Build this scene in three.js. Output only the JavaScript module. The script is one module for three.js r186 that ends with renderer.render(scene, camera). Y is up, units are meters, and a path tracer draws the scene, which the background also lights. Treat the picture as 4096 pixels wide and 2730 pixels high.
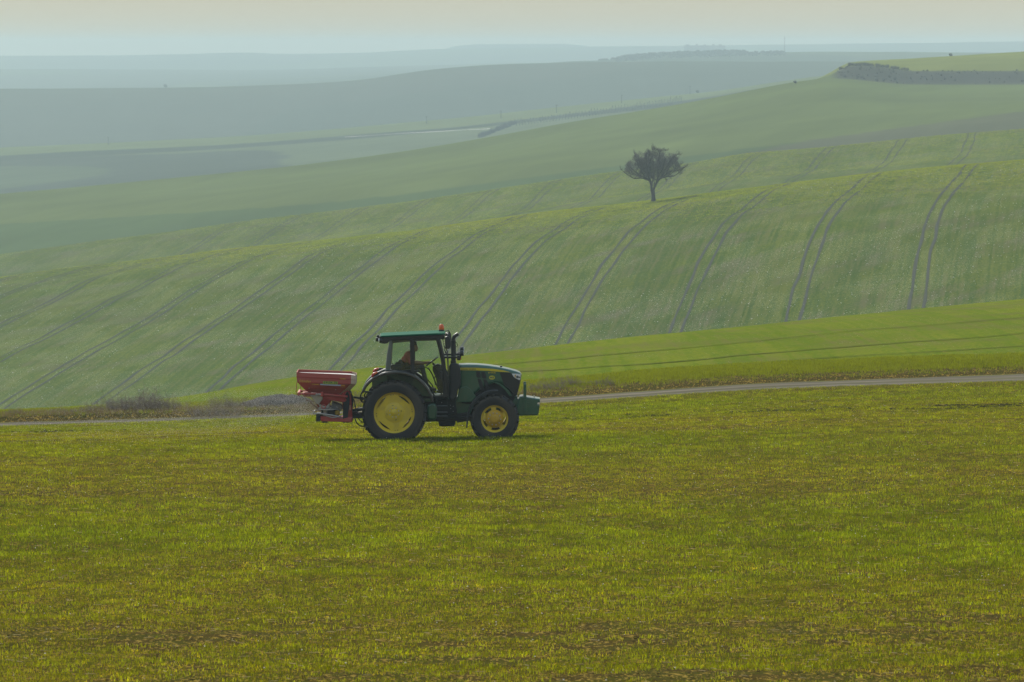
import * as THREE from 'three';
import { mergeGeometries, toCreasedNormals } from 'three/addons/utils/BufferGeometryUtils.js';
import { RoundedBoxGeometry } from 'three/addons/geometries/RoundedBoxGeometry.js';
import { MarchingCubes } from 'three/addons/objects/MarchingCubes.js';

// ------------------------------------------------------------------ camera, sky, sun, exposure
const FOCAL = 23250, HORIZON = 192, PITCH = Math.atan((1365 - HORIZON) / FOCAL);   // a 205 mm lens on a rise, ten metres above the tractor's field
const scene = new THREE.Scene();
const camera = new THREE.PerspectiveCamera(2 * Math.atan(1365 / FOCAL) * 180 / Math.PI, 4096 / 2730, 0.5, 30000);
camera.rotation.x = -PITCH;
camera.focus = 150;
camera.userData.fStop = 10;
scene.add(camera);

const SUN_EL = 37 * Math.PI / 180, SUN_AZ = -24 * Math.PI / 180;                    // high behind the hills, a little to the left of the view
const sunDir = new THREE.Vector3(Math.sin(SUN_AZ) * Math.cos(SUN_EL), Math.sin(SUN_EL), -Math.cos(SUN_AZ) * Math.cos(SUN_EL));
{
  const W = 512, H = 256, data = new Float32Array(W * H * 4);
  for (let r = 0; r < H; r++) for (let c = 0; c < W; c++) {
    const el = ((r + 0.5) / H - 0.5) * Math.PI, az = ((c + 0.5) / W - 0.5) * 2 * Math.PI, y = Math.max(0, Math.sin(el));
    const cs = Math.cos(az) * Math.cos(el) * sunDir.x + Math.sin(el) * sunDir.y + Math.sin(az) * Math.cos(el) * sunDir.z, ang = Math.acos(Math.min(1, cs));
    const t = 1 - Math.exp(-y * 2.6), glow = 0.5 * Math.exp(-ang / 0.22), i = (r * W + c) * 4;
    data[i] = 0.488 + (0.25 - 0.488) * t + glow; data[i + 1] = 0.445 + (0.38 - 0.445) * t + glow * 0.95; data[i + 2] = 0.32 + (0.56 - 0.32) * t + glow * 0.8; data[i + 3] = 1;
  }
  const sky = new THREE.DataTexture(data, W, H, THREE.RGBAFormat, THREE.FloatType);
  sky.mapping = THREE.EquirectangularReflectionMapping; sky.magFilter = sky.minFilter = THREE.LinearFilter; sky.needsUpdate = true;
  scene.background = sky; scene.environment = sky;
}
const sun = new THREE.DirectionalLight(new THREE.Color(1, 0.94, 0.84), 5);
sun.target.position.set(-3, -10, -150); sun.position.copy(sun.target.position).addScaledVector(sunDir, 300);
sun.castShadow = true; sun.shadow.radius = 1; sun.shadow.mapSize.set(4096, 4096);
Object.assign(sun.shadow.camera, { left: -60, right: 60, top: 60, bottom: -60, near: 1, far: 700 });
scene.add(sun, sun.target);
scene.fog = new THREE.FogExp2(new THREE.Color(0.75, 0.965, 1.0), 0.000165);
const renderer = new THREE.WebGLRenderer({ antialias: true });
renderer.toneMapping = THREE.LinearToneMapping; renderer.toneMappingExposure = 1.2;
renderer.shadowMap.enabled = true;

// ------------------------------------------------------------------ helpers
function rng(seed) { let s = seed >>> 0; return () => { s = (s + 0x6D2B79F5) | 0; let t = Math.imul(s ^ (s >>> 15), 1 | s); t = (t + Math.imul(t ^ (t >>> 7), 61 | t)) ^ t; return ((t ^ (t >>> 14)) >>> 0) / 4294967296; }; }
const clamp = (x, a, b) => Math.min(b, Math.max(a, x)), mix = (a, b, t) => a + (b - a) * t, smooth = (a, b, x) => { const t = clamp((x - a) / (b - a), 0, 1); return t * t * (3 - 2 * t); };
function hash(x, y, s) { let h = Math.imul(x | 0, 374761393) ^ Math.imul(y | 0, 668265263) ^ Math.imul(s | 0, 2246822519); h = Math.imul(h ^ (h >>> 13), 1274126177); return ((h ^ (h >>> 16)) >>> 0) / 4294967296; }
function noise(x, y, s = 0, px = 0, py = 0) {                                       // value noise, repeating every px, py cells when these are given
  const x0 = Math.floor(x), y0 = Math.floor(y), fx = x - x0, fy = y - y0, u = fx * fx * (3 - 2 * fx), v = fy * fy * (3 - 2 * fy);
  let x1 = x0 + 1, y1 = y0 + 1, xa = x0, ya = y0;
  if (px) { xa = ((x0 % px) + px) % px; x1 = ((x1 % px) + px) % px; } if (py) { ya = ((y0 % py) + py) % py; y1 = ((y1 % py) + py) % py; }
  const a = hash(xa, ya, s), b = hash(x1, ya, s), c = hash(xa, y1, s), d = hash(x1, y1, s);
  return a + (b - a) * u + (c - a) * v + (a - b - c + d) * u * v;
}
function fbm(x, y, s = 0, oct = 4, px = 0, py = 0) { let a = 0, w = 0.5, n = 0; for (let i = 0; i < oct; i++) { a += w * noise(x, y, s + i * 17, px, py); n += w; w *= 0.5; x *= 2; y *= 2; px *= 2; py *= 2; } return a / n; }
function texture(w, h, fn, srgb = true, repeat = true) {                            // fn(u, v) -> [r, g, b] linear
  const d = new Uint8Array(w * h * 4), enc = (x) => { x = clamp(x, 0, 1); return 255 * (srgb ? (x <= 0.0031308 ? 12.92 * x : 1.055 * Math.pow(x, 1 / 2.4) - 0.055) : x); };
  for (let j = 0; j < h; j++) for (let i = 0; i < w; i++) { const c = fn((i + 0.5) / w, (j + 0.5) / h), k = (j * w + i) * 4; d[k] = enc(c[0]); d[k + 1] = enc(c[1]); d[k + 2] = enc(c[2]); d[k + 3] = 255; }
  const t = new THREE.DataTexture(d, w, h, THREE.RGBAFormat); t.colorSpace = srgb ? THREE.SRGBColorSpace : THREE.NoColorSpace;
  t.wrapS = t.wrapT = repeat ? THREE.RepeatWrapping : THREE.ClampToEdgeWrapping; t.magFilter = THREE.LinearFilter; t.minFilter = THREE.LinearFilter; t.needsUpdate = true; return t;
}
const rgb = (r, g, b) => new THREE.Color().setRGB(r, g, b);
const std = (c, roughness = 0.8, o = {}) => new THREE.MeshPhysicalMaterial({ color: Array.isArray(c) ? rgb(...c) : c, roughness, ...o });
const taken = {};
function numbered(name) { const n = taken[name] = (taken[name] ?? -1) + 1; return n ? `${name}_${String(n).padStart(3, '0')}` : name; }
function lit(o) { o.castShadow = o.receiveShadow = true; return o; }
function tag(o, label, category, group, kind) { if (label) o.userData.label = label; if (category) o.userData.category = category; if (group) o.userData.group = group; if (kind) o.userData.kind = kind; return o; }
function thing(name, label, category, group) { const o = new THREE.Group(); o.name = numbered(name); scene.add(o); return tag(o, label, category, group); }
function part(name, geo, mat, parent) { const m = lit(new THREE.Mesh(Array.isArray(geo) ? merge(geo) : geo, mat)); m.name = name; parent.add(m); return m; }
function solo(name, geo, mat, label, category, group) { const m = part(numbered(name), geo, mat, scene); return tag(m, label, category, group); }
function structure(name, geo, mat) { const m = part(name, geo, mat, scene); m.userData.kind = 'structure'; return m; }
function merge(list) {
  const l = list.map((g) => { g = g.index ? g.toNonIndexed() : g; for (const k of Object.keys(g.attributes)) if (!['position', 'normal', 'uv', 'color'].includes(k)) g.deleteAttribute(k); if (!g.attributes.normal) g.computeVertexNormals(); return g; });
  const col = l.some((g) => g.attributes.color);
  for (const g of l) { if (!g.attributes.uv) g.setAttribute('uv', new THREE.BufferAttribute(new Float32Array(g.attributes.position.count * 2), 2)); if (col && !g.attributes.color) g.setAttribute('color', new THREE.BufferAttribute(new Float32Array(g.attributes.position.count * 3).fill(1), 3)); }
  return mergeGeometries(l);
}

// ------------------------------------------------------------------ the lie of the land: height below the eye as a function of X and distance d (= -z)
function pchip(xs, ys) {
  const n = xs.length, h = [], s = [], m = new Array(n);
  for (let i = 0; i < n - 1; i++) { h[i] = xs[i + 1] - xs[i]; s[i] = (ys[i + 1] - ys[i]) / h[i]; }
  m[0] = s[0]; m[n - 1] = s[n - 2];
  for (let i = 1; i < n - 1; i++) m[i] = s[i - 1] * s[i] <= 0 ? 0 : 3 * (h[i - 1] + h[i]) / ((2 * h[i] + h[i - 1]) / s[i - 1] + (h[i] + 2 * h[i - 1]) / s[i]);
  return (x) => {
    if (x <= xs[0]) return ys[0] + m[0] * (x - xs[0]);
    if (x >= xs[n - 1]) return ys[n - 1] + m[n - 1] * (x - xs[n - 1]);
    let a = 0, b = n - 1; while (b - a > 1) { const c = (a + b) >> 1; if (xs[c] <= x) a = c; else b = c; }
    const t = (x - xs[a]) / h[a], t2 = t * t, t3 = t2 * t;
    return (2 * t3 - 3 * t2 + 1) * ys[a] + (t3 - 2 * t2 + t) * h[a] * m[a] + (3 * t2 - 2 * t3) * ys[b] + (t3 - t2) * h[a] * m[b];
  };
}
const across = (v) => typeof v === 'number' ? () => v : pchip(v.map((p) => p[0]), v.map((p) => p[1]));
// bearings are given in steps of 1/23250 (2048 is straight ahead); "fall" is how far below eye level the ground lies at that distance, in the same steps
const COLS = [0, 512, 1024, 1536, 2048, 2560, 3072, 3584, 4096];
const HILL = [[-50.4, -48.4, -47.1, -45.6, -44.2, -44.7], [-48.3, -46.1, -44.3, -42.3, -40.8, -41.1], [-46.1, -43.4, -41, -38.8, -37.2, -37.4], [-43.9, -40.6, -37.7, -35.2, -33.6, -33.6], [-41.5, -37.7, -34.2, -31.6, -30.1, -30],
  [-39, -34.7, -30.9, -28.3, -27, -26.6], [-36.3, -31.7, -27.8, -25.4, -24.2, -23.6], [-33.6, -28.9, -25.2, -23, -22.1, -21], [-30.6, -26.4, -23, -21.4, -20.7, -19]];
const hillStart = across([[0, 800], [2000, 765], [4096, 690]]), hillCrest = across([[0, 1085], [1000, 1035], [2000, 965], [2700, 940], [3832, 900], [4096, 895]]);
const crest1D = across([[0, 222], [435, 226], [870, 250], [1427, 275], [2048, 300], [2900, 320], [4096, 340]]);
const EYE = (HORIZON - 150) / FOCAL;                                                // heights in the tables were taken from an eye level of 150
const byFall = (d, f) => { const D = across(d), F = across(f); return (b) => [D(b), -(F(b) - HORIZON) / FOCAL * D(b)]; };
const byHeight = (d, h) => { const D = typeof d === 'function' ? d : across(d), Hh = typeof h === 'function' ? h : across(h); return (b) => [D(b), Hh(b) + EYE * D(b)]; };
const crest1 = byFall([[0, 222], [435, 226], [870, 250], [1427, 275], [2048, 300], [2900, 320], [4096, 340]], [[0, 1647], [435, 1619], [731, 1593], [870, 1575], [1184, 1523], [1427, 1492], [2048, 1422], [2300, 1395], [2900, 1340], [3500, 1268], [4096, 1203]]);
const hillRow = (k) => { const Hh = across(COLS.map((c, i) => [c, HILL[i][k]])); return (b) => { const d = mix(hillStart(b), hillCrest(b), k / 5); return [d, Hh(b) + EYE * d]; }; };
const crest4 = byFall([[0, 1400], [2000, 1350], [4096, 1290]], [[0, 1018], [435, 961], [870, 902], [1300, 848], [1740, 792], [2490, 684], [2785, 648], [3000, 611], [3320, 586], [3660, 553], [4096, 517]]);
const crest5 = byFall([[0, 2000], [2000, 2080], [3340, 2100], [4096, 2100]], [[0, 775], [520, 728], [1044, 674], [1566, 614], [1915, 557], [2263, 493], [2611, 435], [2959, 366], [3130, 330], [3240, 312], [3340, 302], [3480, 312], [3640, 325], [4096, 326]]);
const bankTop = byFall([[0, 2040], [2000, 2120], [3300, 2118], [3340, 2106], [3390, 2116], [3500, 2122], [4096, 2122]], [[0, 790], [520, 742], [1044, 688], [1566, 628], [1915, 570], [2263, 506], [2611, 448], [2959, 378], [3220, 320], [3330, 290], [3390, 254], [3520, 258], [3590, 271], [3660, 276], [4096, 276]]);
const ROWS = [
  byHeight(1, -1.75), byHeight(25, -3.4), byFall(63, 2770),
  byFall(150, [[0, 1776], [1578, 1758], [1978, 1751], [4096, 1723]]),
  byFall(198, [[0, 1709], [637, 1690], [1222, 1666], [2185, 1616], [3097, 1558], [4096, 1526]]),
  byFall(203, [[0, 1692], [637, 1674], [1222, 1653], [2185, 1592], [3097, 1533], [4096, 1497]]),
  byFall(203.8, [[0, 1668], [637, 1650], [1222, 1634], [2185, 1572], [3097, 1516], [4096, 1482]]),
  byFall(207.5, [[0, 1653], [637, 1634], [1222, 1600], [1700, 1570], [2185, 1538], [2500, 1507], [3097, 1469], [4096, 1432]]),
  crest1, (b) => { const [d, h] = crest1(b); return [d + 50, h - 6.2]; },
  byHeight(600, [[0, -63], [2000, -55], [4096, -47]]),
  ...[0, 1, 2, 3, 4, 5].map(hillRow),
  (b) => { const [d, h] = hillRow(5)(b); return [d + mix(70, 85, b / 4096), h - mix(4.2, 6.5, clamp(b / 4096, 0, 1))]; },
  (b) => { const [d, h] = crest4(b); return [d - 95, h - mix(3.2, 3.4, b / 4096)]; },
  crest4, (b) => { const [d, h] = crest4(b); return [d + 70, h - 5]; },
  byHeight(1570, [[0, -64], [1000, -57.5], [2000, -47], [3000, -36], [4096, -29]]),
  (b) => { const h = -(across([[0, 775], [1044, 674], [1915, 557], [2611, 435], [3220, 348], [3600, 328], [4096, 322]])(b) - HORIZON) / FOCAL * 2090, w = 1700; return [w, mix(h, -(across([[0, 985], [2000, 712], [4096, 480]])(b) - HORIZON) / FOCAL * w, 0.85)]; },
  (b) => { const [d, h] = crest5(b); return [d - 45, h - 1.6]; }, crest5, bankTop,
  byFall(2420, [[0, 860], [1044, 745], [1915, 640], [2611, 500], [3000, 405], [3300, 320], [3390, 256], [3660, 236], [4096, 210]]),
  byHeight(2700, [[0, -74], [2000, -53], [2800, -42], [3300, -30], [4096, -22]]),
  byFall(3500, [[0, 592], [1044, 540], [1566, 500], [1915, 472], [2370, 418], [2611, 392], [2855, 366], [3100, 330], [3300, 306], [4096, 300]]),
  byHeight(3780, [[0, -84], [2000, -66], [3000, -49], [4096, -41]]),
  byHeight(4150, [[0, -82], [2000, -61], [3000, -44], [4096, -37]]),
  byFall(4900, [[0, 353], [435, 353], [700, 350], [1130, 336], [1390, 322], [1740, 275], [2000, 256], [2440, 247], [3000, 246], [4096, 252]]),
  byHeight(5200, [[0, -58], [2000, -36], [4096, -34]]),
  byFall(6100, [[0, 372], [1500, 330], [2000, 270], [2300, 243], [2440, 238], [2600, 224], [2900, 212], [3200, 208], [4096, 212]]),
  byHeight(6500, [[0, -72], [2000, -42], [4096, -31]]),
  byFall(9000, [[0, 275], [700, 278], [1000, 280], [1400, 270], [1740, 262], [2200, 250], [4096, 235]]),
  byHeight(9400, [[0, -64], [2000, -54], [4096, -46]]),
  byFall(11500, [[0, 223], [730, 218], [870, 212], [1010, 210], [1110, 216], [1400, 212], [1740, 198], [2370, 188], [2740, 183], [3140, 180], [3660, 172], [4096, 166]]),
  byFall(11700, [[0, 260], [2000, 220], [4096, 200]]),
  byFall(12200, [[0, 260], [1740, 215], [1800, 188], [1860, 180], [1950, 176], [2250, 176], [2330, 182], [2420, 196], [2600, 225], [4096, 230]]),
  byFall(12700, 300),
];
const B0 = -900, B1 = 5000, BN = 119, COLUMN = [];
for (let i = 0; i < BN; i++) {
  const b = mix(B0, B1, i / (BN - 1)), p = ROWS.map((r) => r(b));
  COLUMN.push(pchip(p.map((q) => q[0]), p.map((q) => q[1])));
}
function ground(X, d) {                                                             // height of the bare land
  const b = clamp((clamp(2048 + FOCAL * X / Math.max(d, 1), B0, B1) - B0) / (B1 - B0) * (BN - 1), 0, BN - 1.0001), i = Math.floor(b), t = b - i;
  let h = mix(COLUMN[i](d), COLUMN[i + 1](d), t);
  if (d < 520) h += (fbm(X * 0.35, d * 0.35, 5, 3) - 0.5) * 0.09 * (d > 196 && d < 205 ? 0.35 : 1) * smooth(520, 300, d);
  else if (d < 1500) h += (fbm(X * 0.03, d * 0.03, 8, 3) - 0.5) * 0.9;
  else h += (fbm(X * 0.006, d * 0.006, 9, 3) - 0.5) * 3;
  return h;
}
function land(name, d0, d1, nd, nx, halfWidth, mat, { turn = 0, colour, power = 1 } = {}) {
  const pos = [], uv = [], col = [], idx = [];
  for (let j = 0; j <= nd; j++) {
    const d = d0 + (d1 - d0) * Math.pow(j / nd, power), w = halfWidth(d);
    for (let i = 0; i <= nx; i++) {
      const X = w * (2 * i / nx - 1);
      pos.push(X, ground(X, d), -d); uv.push(X - turn * d, d);
      if (colour) col.push(...colour(X, d, 2048 + FOCAL * X / d));
      if (i < nx && j < nd) { const a = j * (nx + 1) + i, b = a + nx + 1; idx.push(a, a + 1, b, a + 1, b + 1, b); }
    }
  }
  const g = new THREE.BufferGeometry();
  g.setAttribute('position', new THREE.Float32BufferAttribute(pos, 3)); g.setAttribute('uv', new THREE.Float32BufferAttribute(uv, 2));
  if (colour) g.setAttribute('color', new THREE.Float32BufferAttribute(col, 3));
  g.setIndex(idx); g.computeVertexNormals();
  return structure(name, g, mat);
}
const wide = (d) => Math.max(45, d * 0.125);
// ------------------------------------------------------------------ fields and road
const soilTex = texture(1024, 1024, (u, v) => {
  const n = fbm(u * 32, v * 32, 1, 5, 32, 32), m = fbm(u * 7, v * 7, 2, 3, 7, 7), f = hash(u * 1024, v * 1024, 3), straw = fbm(u * 140, v * 40, 4, 2, 140, 40) > 0.66 ? 1 : 0;
  let c = [mix(0.028, 0.085, n), mix(0.022, 0.062, n), mix(0.006, 0.016, n)];
  const g = smooth(0.42, 0.6, m); c = [mix(c[0], 0.05, g * 0.5), mix(c[1], 0.055, g * 0.5), mix(c[2], 0.008, g * 0.5)];
  if (straw) c = [0.2, 0.14, 0.03];
  const k = 0.8 + 0.4 * f; return c.map((x) => x * k);
}); soilTex.repeat.set(1 / 5, 1 / 5);
const meadowMat = std([1, 1, 1], 0.95, { map: soilTex, specularIntensity: 0, ior: 1 });
const roadTex = texture(512, 1024, (u, v) => {                                      // u runs along 40 m of the track, v across five metres
  const n = fbm(u * 60, v * 60, 11, 4, 60, 60), m = fbm(u * 10, v * 6, 12, 3, 10, 6), s = Math.exp(-(((v - 0.27) / 0.07) ** 2)) + Math.exp(-(((v - 0.68) / 0.08) ** 2)), edge = smooth(0.1, 0.0, v) + smooth(0.86, 1, v), mid = Math.exp(-(((v - 0.48) / 0.07) ** 2));
  let c = [mix(0.07, 0.14, n), mix(0.063, 0.124, n), mix(0.047, 0.092, n)];
  c = c.map((x) => x * (0.7 + 0.6 * m) * (1 + 0.45 * s));
  const g = clamp((edge * 1.2 + mid * 0.5) * smooth(0.35, 0.6, fbm(u * 40, v * 20, 13, 3, 40, 20)), 0, 1); return [mix(c[0], 0.11, g), mix(c[1], 0.11, g), mix(c[2], 0.03, g)];
}); roadTex.repeat.set(1 / 40, 1 / 5); roadTex.offset.set(0, -198 / 5);
const roadMat = std([1, 1, 1], 0.95, { map: roadTex, specularIntensity: 0, ior: 1 });
const cropTex = (seed, green, pale, soil, stones, w = 2048) => texture(w, 1024, (u, v) => { // u across the drill rows (64 m), v along them (64 m)
  const row = fbm(u * 190, v * 3, seed, 2, 190, 3), band = fbm(u * 24, v * 2, seed + 3, 3, 24, 2), patch = fbm(u * 9, v * 9, seed + 6, 4, 9, 9), fine = fbm(u * 420, v * 260, seed + 9, 2, 420, 260), f = hash(u * 2048, v * 1024, seed);
  let t = clamp(0.5 + (row - 0.5) * 1.3 + (band - 0.5) * 1.0 + (fine - 0.5) * 2.4, 0, 1), c = [mix(green[0], pale[0], t), mix(green[1], pale[1], t), mix(green[2], pale[2], t)];
  const b = smooth(0.45, 0.75, patch * 0.5 + row * 0.25 + fine * 0.25) * 0.75; c = [mix(c[0], soil[0], b), mix(c[1], soil[1], b), mix(c[2], soil[2], b)];
  if (f > 1 - stones * smooth(0.4, 0.62, fbm(u * 16, v * 6, seed + 12, 3, 16, 6))) c = [0.62, 0.6, 0.52];
  return c;
});
const hillTex = cropTex(21, [0.032, 0.062, 0.003], [0.094, 0.11, 0.012], [0.085, 0.078, 0.04], 0.05); hillTex.repeat.set(1 / 64, 1 / 64);
const slopeTex = cropTex(51, [0.075, 0.11, 0.008], [0.125, 0.145, 0.014], [0.1, 0.088, 0.035], 0.004, 1024); slopeTex.repeat.set(1 / 40, 1 / 40);
const farTex = texture(1024, 1024, (u, v) => { const k = 0.8 + 0.4 * fbm(u * 12, v * 12, 71, 5, 12, 12) + 0.25 * (fbm(u * 60, v * 5, 75, 3, 60, 5) - 0.5); return [k * 0.8, k * 0.8, k * 0.8]; }); farTex.repeat.set(1 / 400, 1 / 400);
const fuzz = { sheen: 1, sheenColor: rgb(0.12, 0.15, 0.015), sheenRoughness: 0.5, specularIntensity: 0, ior: 1 };
const hillMat = std([1, 1, 1], 0.95, { map: hillTex, vertexColors: true, ...fuzz });
const slopeMat = std([1, 1, 1], 0.95, { map: slopeTex, ...fuzz });
const farMat = std([1, 1, 1], 0.95, { map: farTex, vertexColors: true, ...fuzz });

land('meadow_field', 2, 198, 430, 220, wide, meadowMat, { power: 1.15 });
land('dirt_road', 198, 203, 14, 260, wide, roadMat);
land('road_verge', 203, 208, 16, 260, wide, meadowMat);
land('sown_slope', 208, 520, 150, 120, wide, slopeMat, { turn: 0 });
const patchy = (c, amount, scale, seed) => (X, d) => { const k = 1 + (fbm(X / scale, d / scale, seed, 3) - 0.5) * amount; return [c[0] * k, c[1] * k, c[2] * k]; };
land('wheat_hill', 520, 1500, 330, 150, wide, hillMat, { turn: 0.1, colour: patchy([0.93, 0.93, 0.93], 0.3, 40, 31) });
// farther land: several fields meet here, told apart by the colour of what grows on them
const strip = (F) => across(F);
const lower5 = strip([[0, 897], [1218, 818], [2611, 644], [4096, 444]]);
land('far_slope', 1500, 2560, 200, 160, wide, farMat, { turn: 0.2, colour: (X, d, b) => {
  const fall = HORIZON - ground(X, d) / d * FOCAL, k = 1 + (fbm(X / 60, d / 60, 33, 3) - 0.5) * 0.35, low = fall > lower5(b) ? 1 : 0, bank = b > 3330 && d > 2098 && d < 2124 ? 1 : 0, soil = smooth(20, -40, fall - across([[0, 1200], [2600, 700], [3300, 560], [4096, 430]])(b)) < 0.5 && b > 2700 ? 0.6 : 0;
  let c = low ? [0.055, 0.086, 0.027] : [0.092, 0.117, 0.032];
  if (low && soil) c = [0.075, 0.075, 0.045];
  if (bank) c = [0.045, 0.042, 0.036];
  if (d > 2124) c = [0.14, 0.155, 0.025];
  return c.map((x) => x * k);
} });
land('valley_fields', 2560, 3780, 120, 160, wide, farMat, { turn: 0.4, colour: (X, d, b) => {
  const q = noise(X / 160 + 7, d / 420, 37), k = 1 + (fbm(X / 90, d / 90, 39, 3) - 0.5) * 0.3, far = d > 3330 ? 1 : 0, dark = d > 3200 && d <= 3330;
  let c = far ? [0.1, 0.125, 0.045] : dark ? [0.022, 0.028, 0.026] : q > 0.55 ? [0.085, 0.105, 0.055] : q > 0.4 ? [0.042, 0.05, 0.044] : [0.065, 0.085, 0.048];
  return c.map((x) => x * k);
} });
const distant = (s) => (X, d) => { const q = Math.floor(noise(X / 260 + s, d / 700, 41 + s) * 4), k = 0.85 + 0.3 * fbm(X / 150, d / 300, 43, 3); return [[0.03, 0.042, 0.03], [0.05, 0.065, 0.03], [0.045, 0.05, 0.04], [0.035, 0.045, 0.035]][clamp(q, 0, 3)].map((x) => x * k); };
land('hazy_hill', 3780, 5250, 90, 160, wide, farMat, { colour: distant(1) });
land('hazy_hill_001', 5250, 6700, 60, 160, wide, farMat, { colour: distant(2) });
land('hazy_hill_002', 6700, 9600, 70, 160, wide, farMat, { colour: distant(3) });
land('far_ridge', 9600, 12650, 70, 200, wide, farMat, { colour: distant(4) });
// ------------------------------------------------------------------ wheel tracks through the crop
const trackTex = texture(256, 256, (u, v) => { const n = fbm(u * 12, v * 24, 81, 4, 12, 24); return [mix(0.034, 0.085, n), mix(0.037, 0.087, n), mix(0.028, 0.066, n)]; }); trackTex.repeat.set(1, 1 / 6);
const trackMat = std([1, 1, 1], 0.95, { map: trackTex, specularIntensity: 0, ior: 1 });
function track(name, curve, d0, d1, step, width, mat, seed, along = false) {          // a ribbon of bare, pressed soil; "along" ribbons run over X instead of d
  const pos = [], uv = [], idx = [], n = Math.ceil((d1 - d0) / step);
  for (let i = 0; i <= n; i++) {
    const t = d0 + (d1 - d0) * i / n, c = curve(t), w = width * (0.55 + 0.8 * fbm(t * 0.11, seed, 83, 4)) * mix(0.45, 1, smooth(0.2, 0.4, fbm(t * 0.05, seed * 3.1, 85, 3))), o = (noise(t * 0.08, seed, 84) - 0.5) * 0.35;
    for (const e of [-0.5, 0.5]) { const X = along ? t : c + o + e * w, d = along ? c + o + e * w : t; pos.push(X, ground(X, d) + (along ? 0.03 : 0.05), -d); uv.push(e + 0.5, t); }
    if (i < n) { const a = i * 2; if (along) idx.push(a, a + 2, a + 1, a + 1, a + 2, a + 3); else idx.push(a, a + 1, a + 2, a + 1, a + 3, a + 2); }
  }
  const g = new THREE.BufferGeometry(); g.setAttribute('position', new THREE.Float32BufferAttribute(pos, 3)); g.setAttribute('uv', new THREE.Float32BufferAttribute(uv, 2)); g.setIndex(idx); g.computeVertexNormals();
  return structure(numbered(name), g, mat);
}
const tram = (k) => (d) => 48.68 - 16 * k + 0.085 * (d - 700) + 0.00015 * Math.max(0, d - 700) ** 2;
for (let k = -1; k <= 13; k++) for (const s of [-0.9, 0.9]) {
  const c = tram(k), b = 2048 + FOCAL * c(900) / 900, end = hillCrest(clamp(b, 0, 4096)) + 25;
  track('wheel_track', (d) => c(d) + s, 620, end, 2.5, 0.43, trackMat, k * 2 + s);
}
for (let k = -9; k <= 3; k++) for (const s of [-0.9, 0.9]) {
  const c = (d) => 55.9 + 16 * k + 0.106 * (d - 1160) + 0.8 * Math.sin(d * 0.02 + k), b = clamp(2048 + FOCAL * c(1100) / 1100, 0, 4096);
  track('wheel_track', (d) => c(d) + s, hillCrest(b) + 110, crest4(b)[0] + 20, 4, 0.36, trackMat, k * 2 + s + 60);
}

// ------------------------------------------------------------------ grass
function blades(seed, n, spread, hMin, hMax, width, lean) {                         // a small tuft of curved, pointed blades
  const r = rng(seed), pos = [], idx = [];
  for (let i = 0; i < n; i++) {
    const a = r() * 6.283, q = Math.sqrt(r()) * spread, x = Math.cos(a) * q, z = Math.sin(a) * q, h = mix(hMin, hMax, r()), t = r() * 6.283, l = lean * (0.3 + r()) * h, lx = Math.cos(t) * l, lz = Math.sin(t) * l, o = r() * 6.283, wx = Math.cos(o) * width * (0.6 + 0.8 * r()), wz = Math.sin(o) * width * (0.6 + 0.8 * r()), k = pos.length / 3;
    pos.push(x - wx, -0.02, z - wz, x + wx, -0.02, z + wz, x + lx * 0.35 - wx * 0.8, h * 0.6, z + lz * 0.35 - wz * 0.8, x + lx * 0.35 + wx * 0.8, h * 0.6, z + lz * 0.35 + wz * 0.8, x + lx, h * (1 - 0.25 * lean), z + lz);
    idx.push(k, k + 1, k + 2, k + 1, k + 3, k + 2, k + 2, k + 3, k + 4);
  }
  const g = new THREE.BufferGeometry(); g.setAttribute('position', new THREE.Float32BufferAttribute(pos, 3)); g.setIndex(idx); g.computeVertexNormals(); return g;
}
const leafMat = new THREE.MeshPhysicalMaterial({ color: 0xffffff, roughness: 0.95, transmission: 0.55, specularIntensity: 0, ior: 1, side: THREE.DoubleSide });
function scatter(parent, name, geo, mat, list) {                                    // list of [X, y, d, scale, turn, r, g, b, stretch]
  const m = lit(new THREE.InstancedMesh(geo, mat, list.length)), M = new THREE.Matrix4(), q = new THREE.Quaternion(), up = new THREE.Vector3(0, 1, 0), c = new THREE.Color();
  list.forEach((e, i) => { q.setFromAxisAngle(up, e[4]); m.setMatrixAt(i, M.compose(new THREE.Vector3(e[0], e[1], -e[2]), q, new THREE.Vector3(e[3], e[3] * (e[8] ?? 1), e[3]))); m.setColorAt(i, c.setRGB(e[5], e[6], e[7])); });
  m.name = name; parent.add(m); return m;
}
const stuff = (name, label, category) => { const o = new THREE.Group(); o.name = name; scene.add(o); return tag(o, label, category, null, 'stuff'); };
const dryness = across([[60, 0.66], [70, 0.62], [79, 0.58], [86, 0.42], [93, 0.2], [104, 0.14], [113, 0.34], [122, 0.5], [131, 0.48], [138, 0.2], [145, 0.22], [151, 0.46], [158, 0.5], [170, 0.42], [185, 0.28], [198, 0.22]]);
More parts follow.
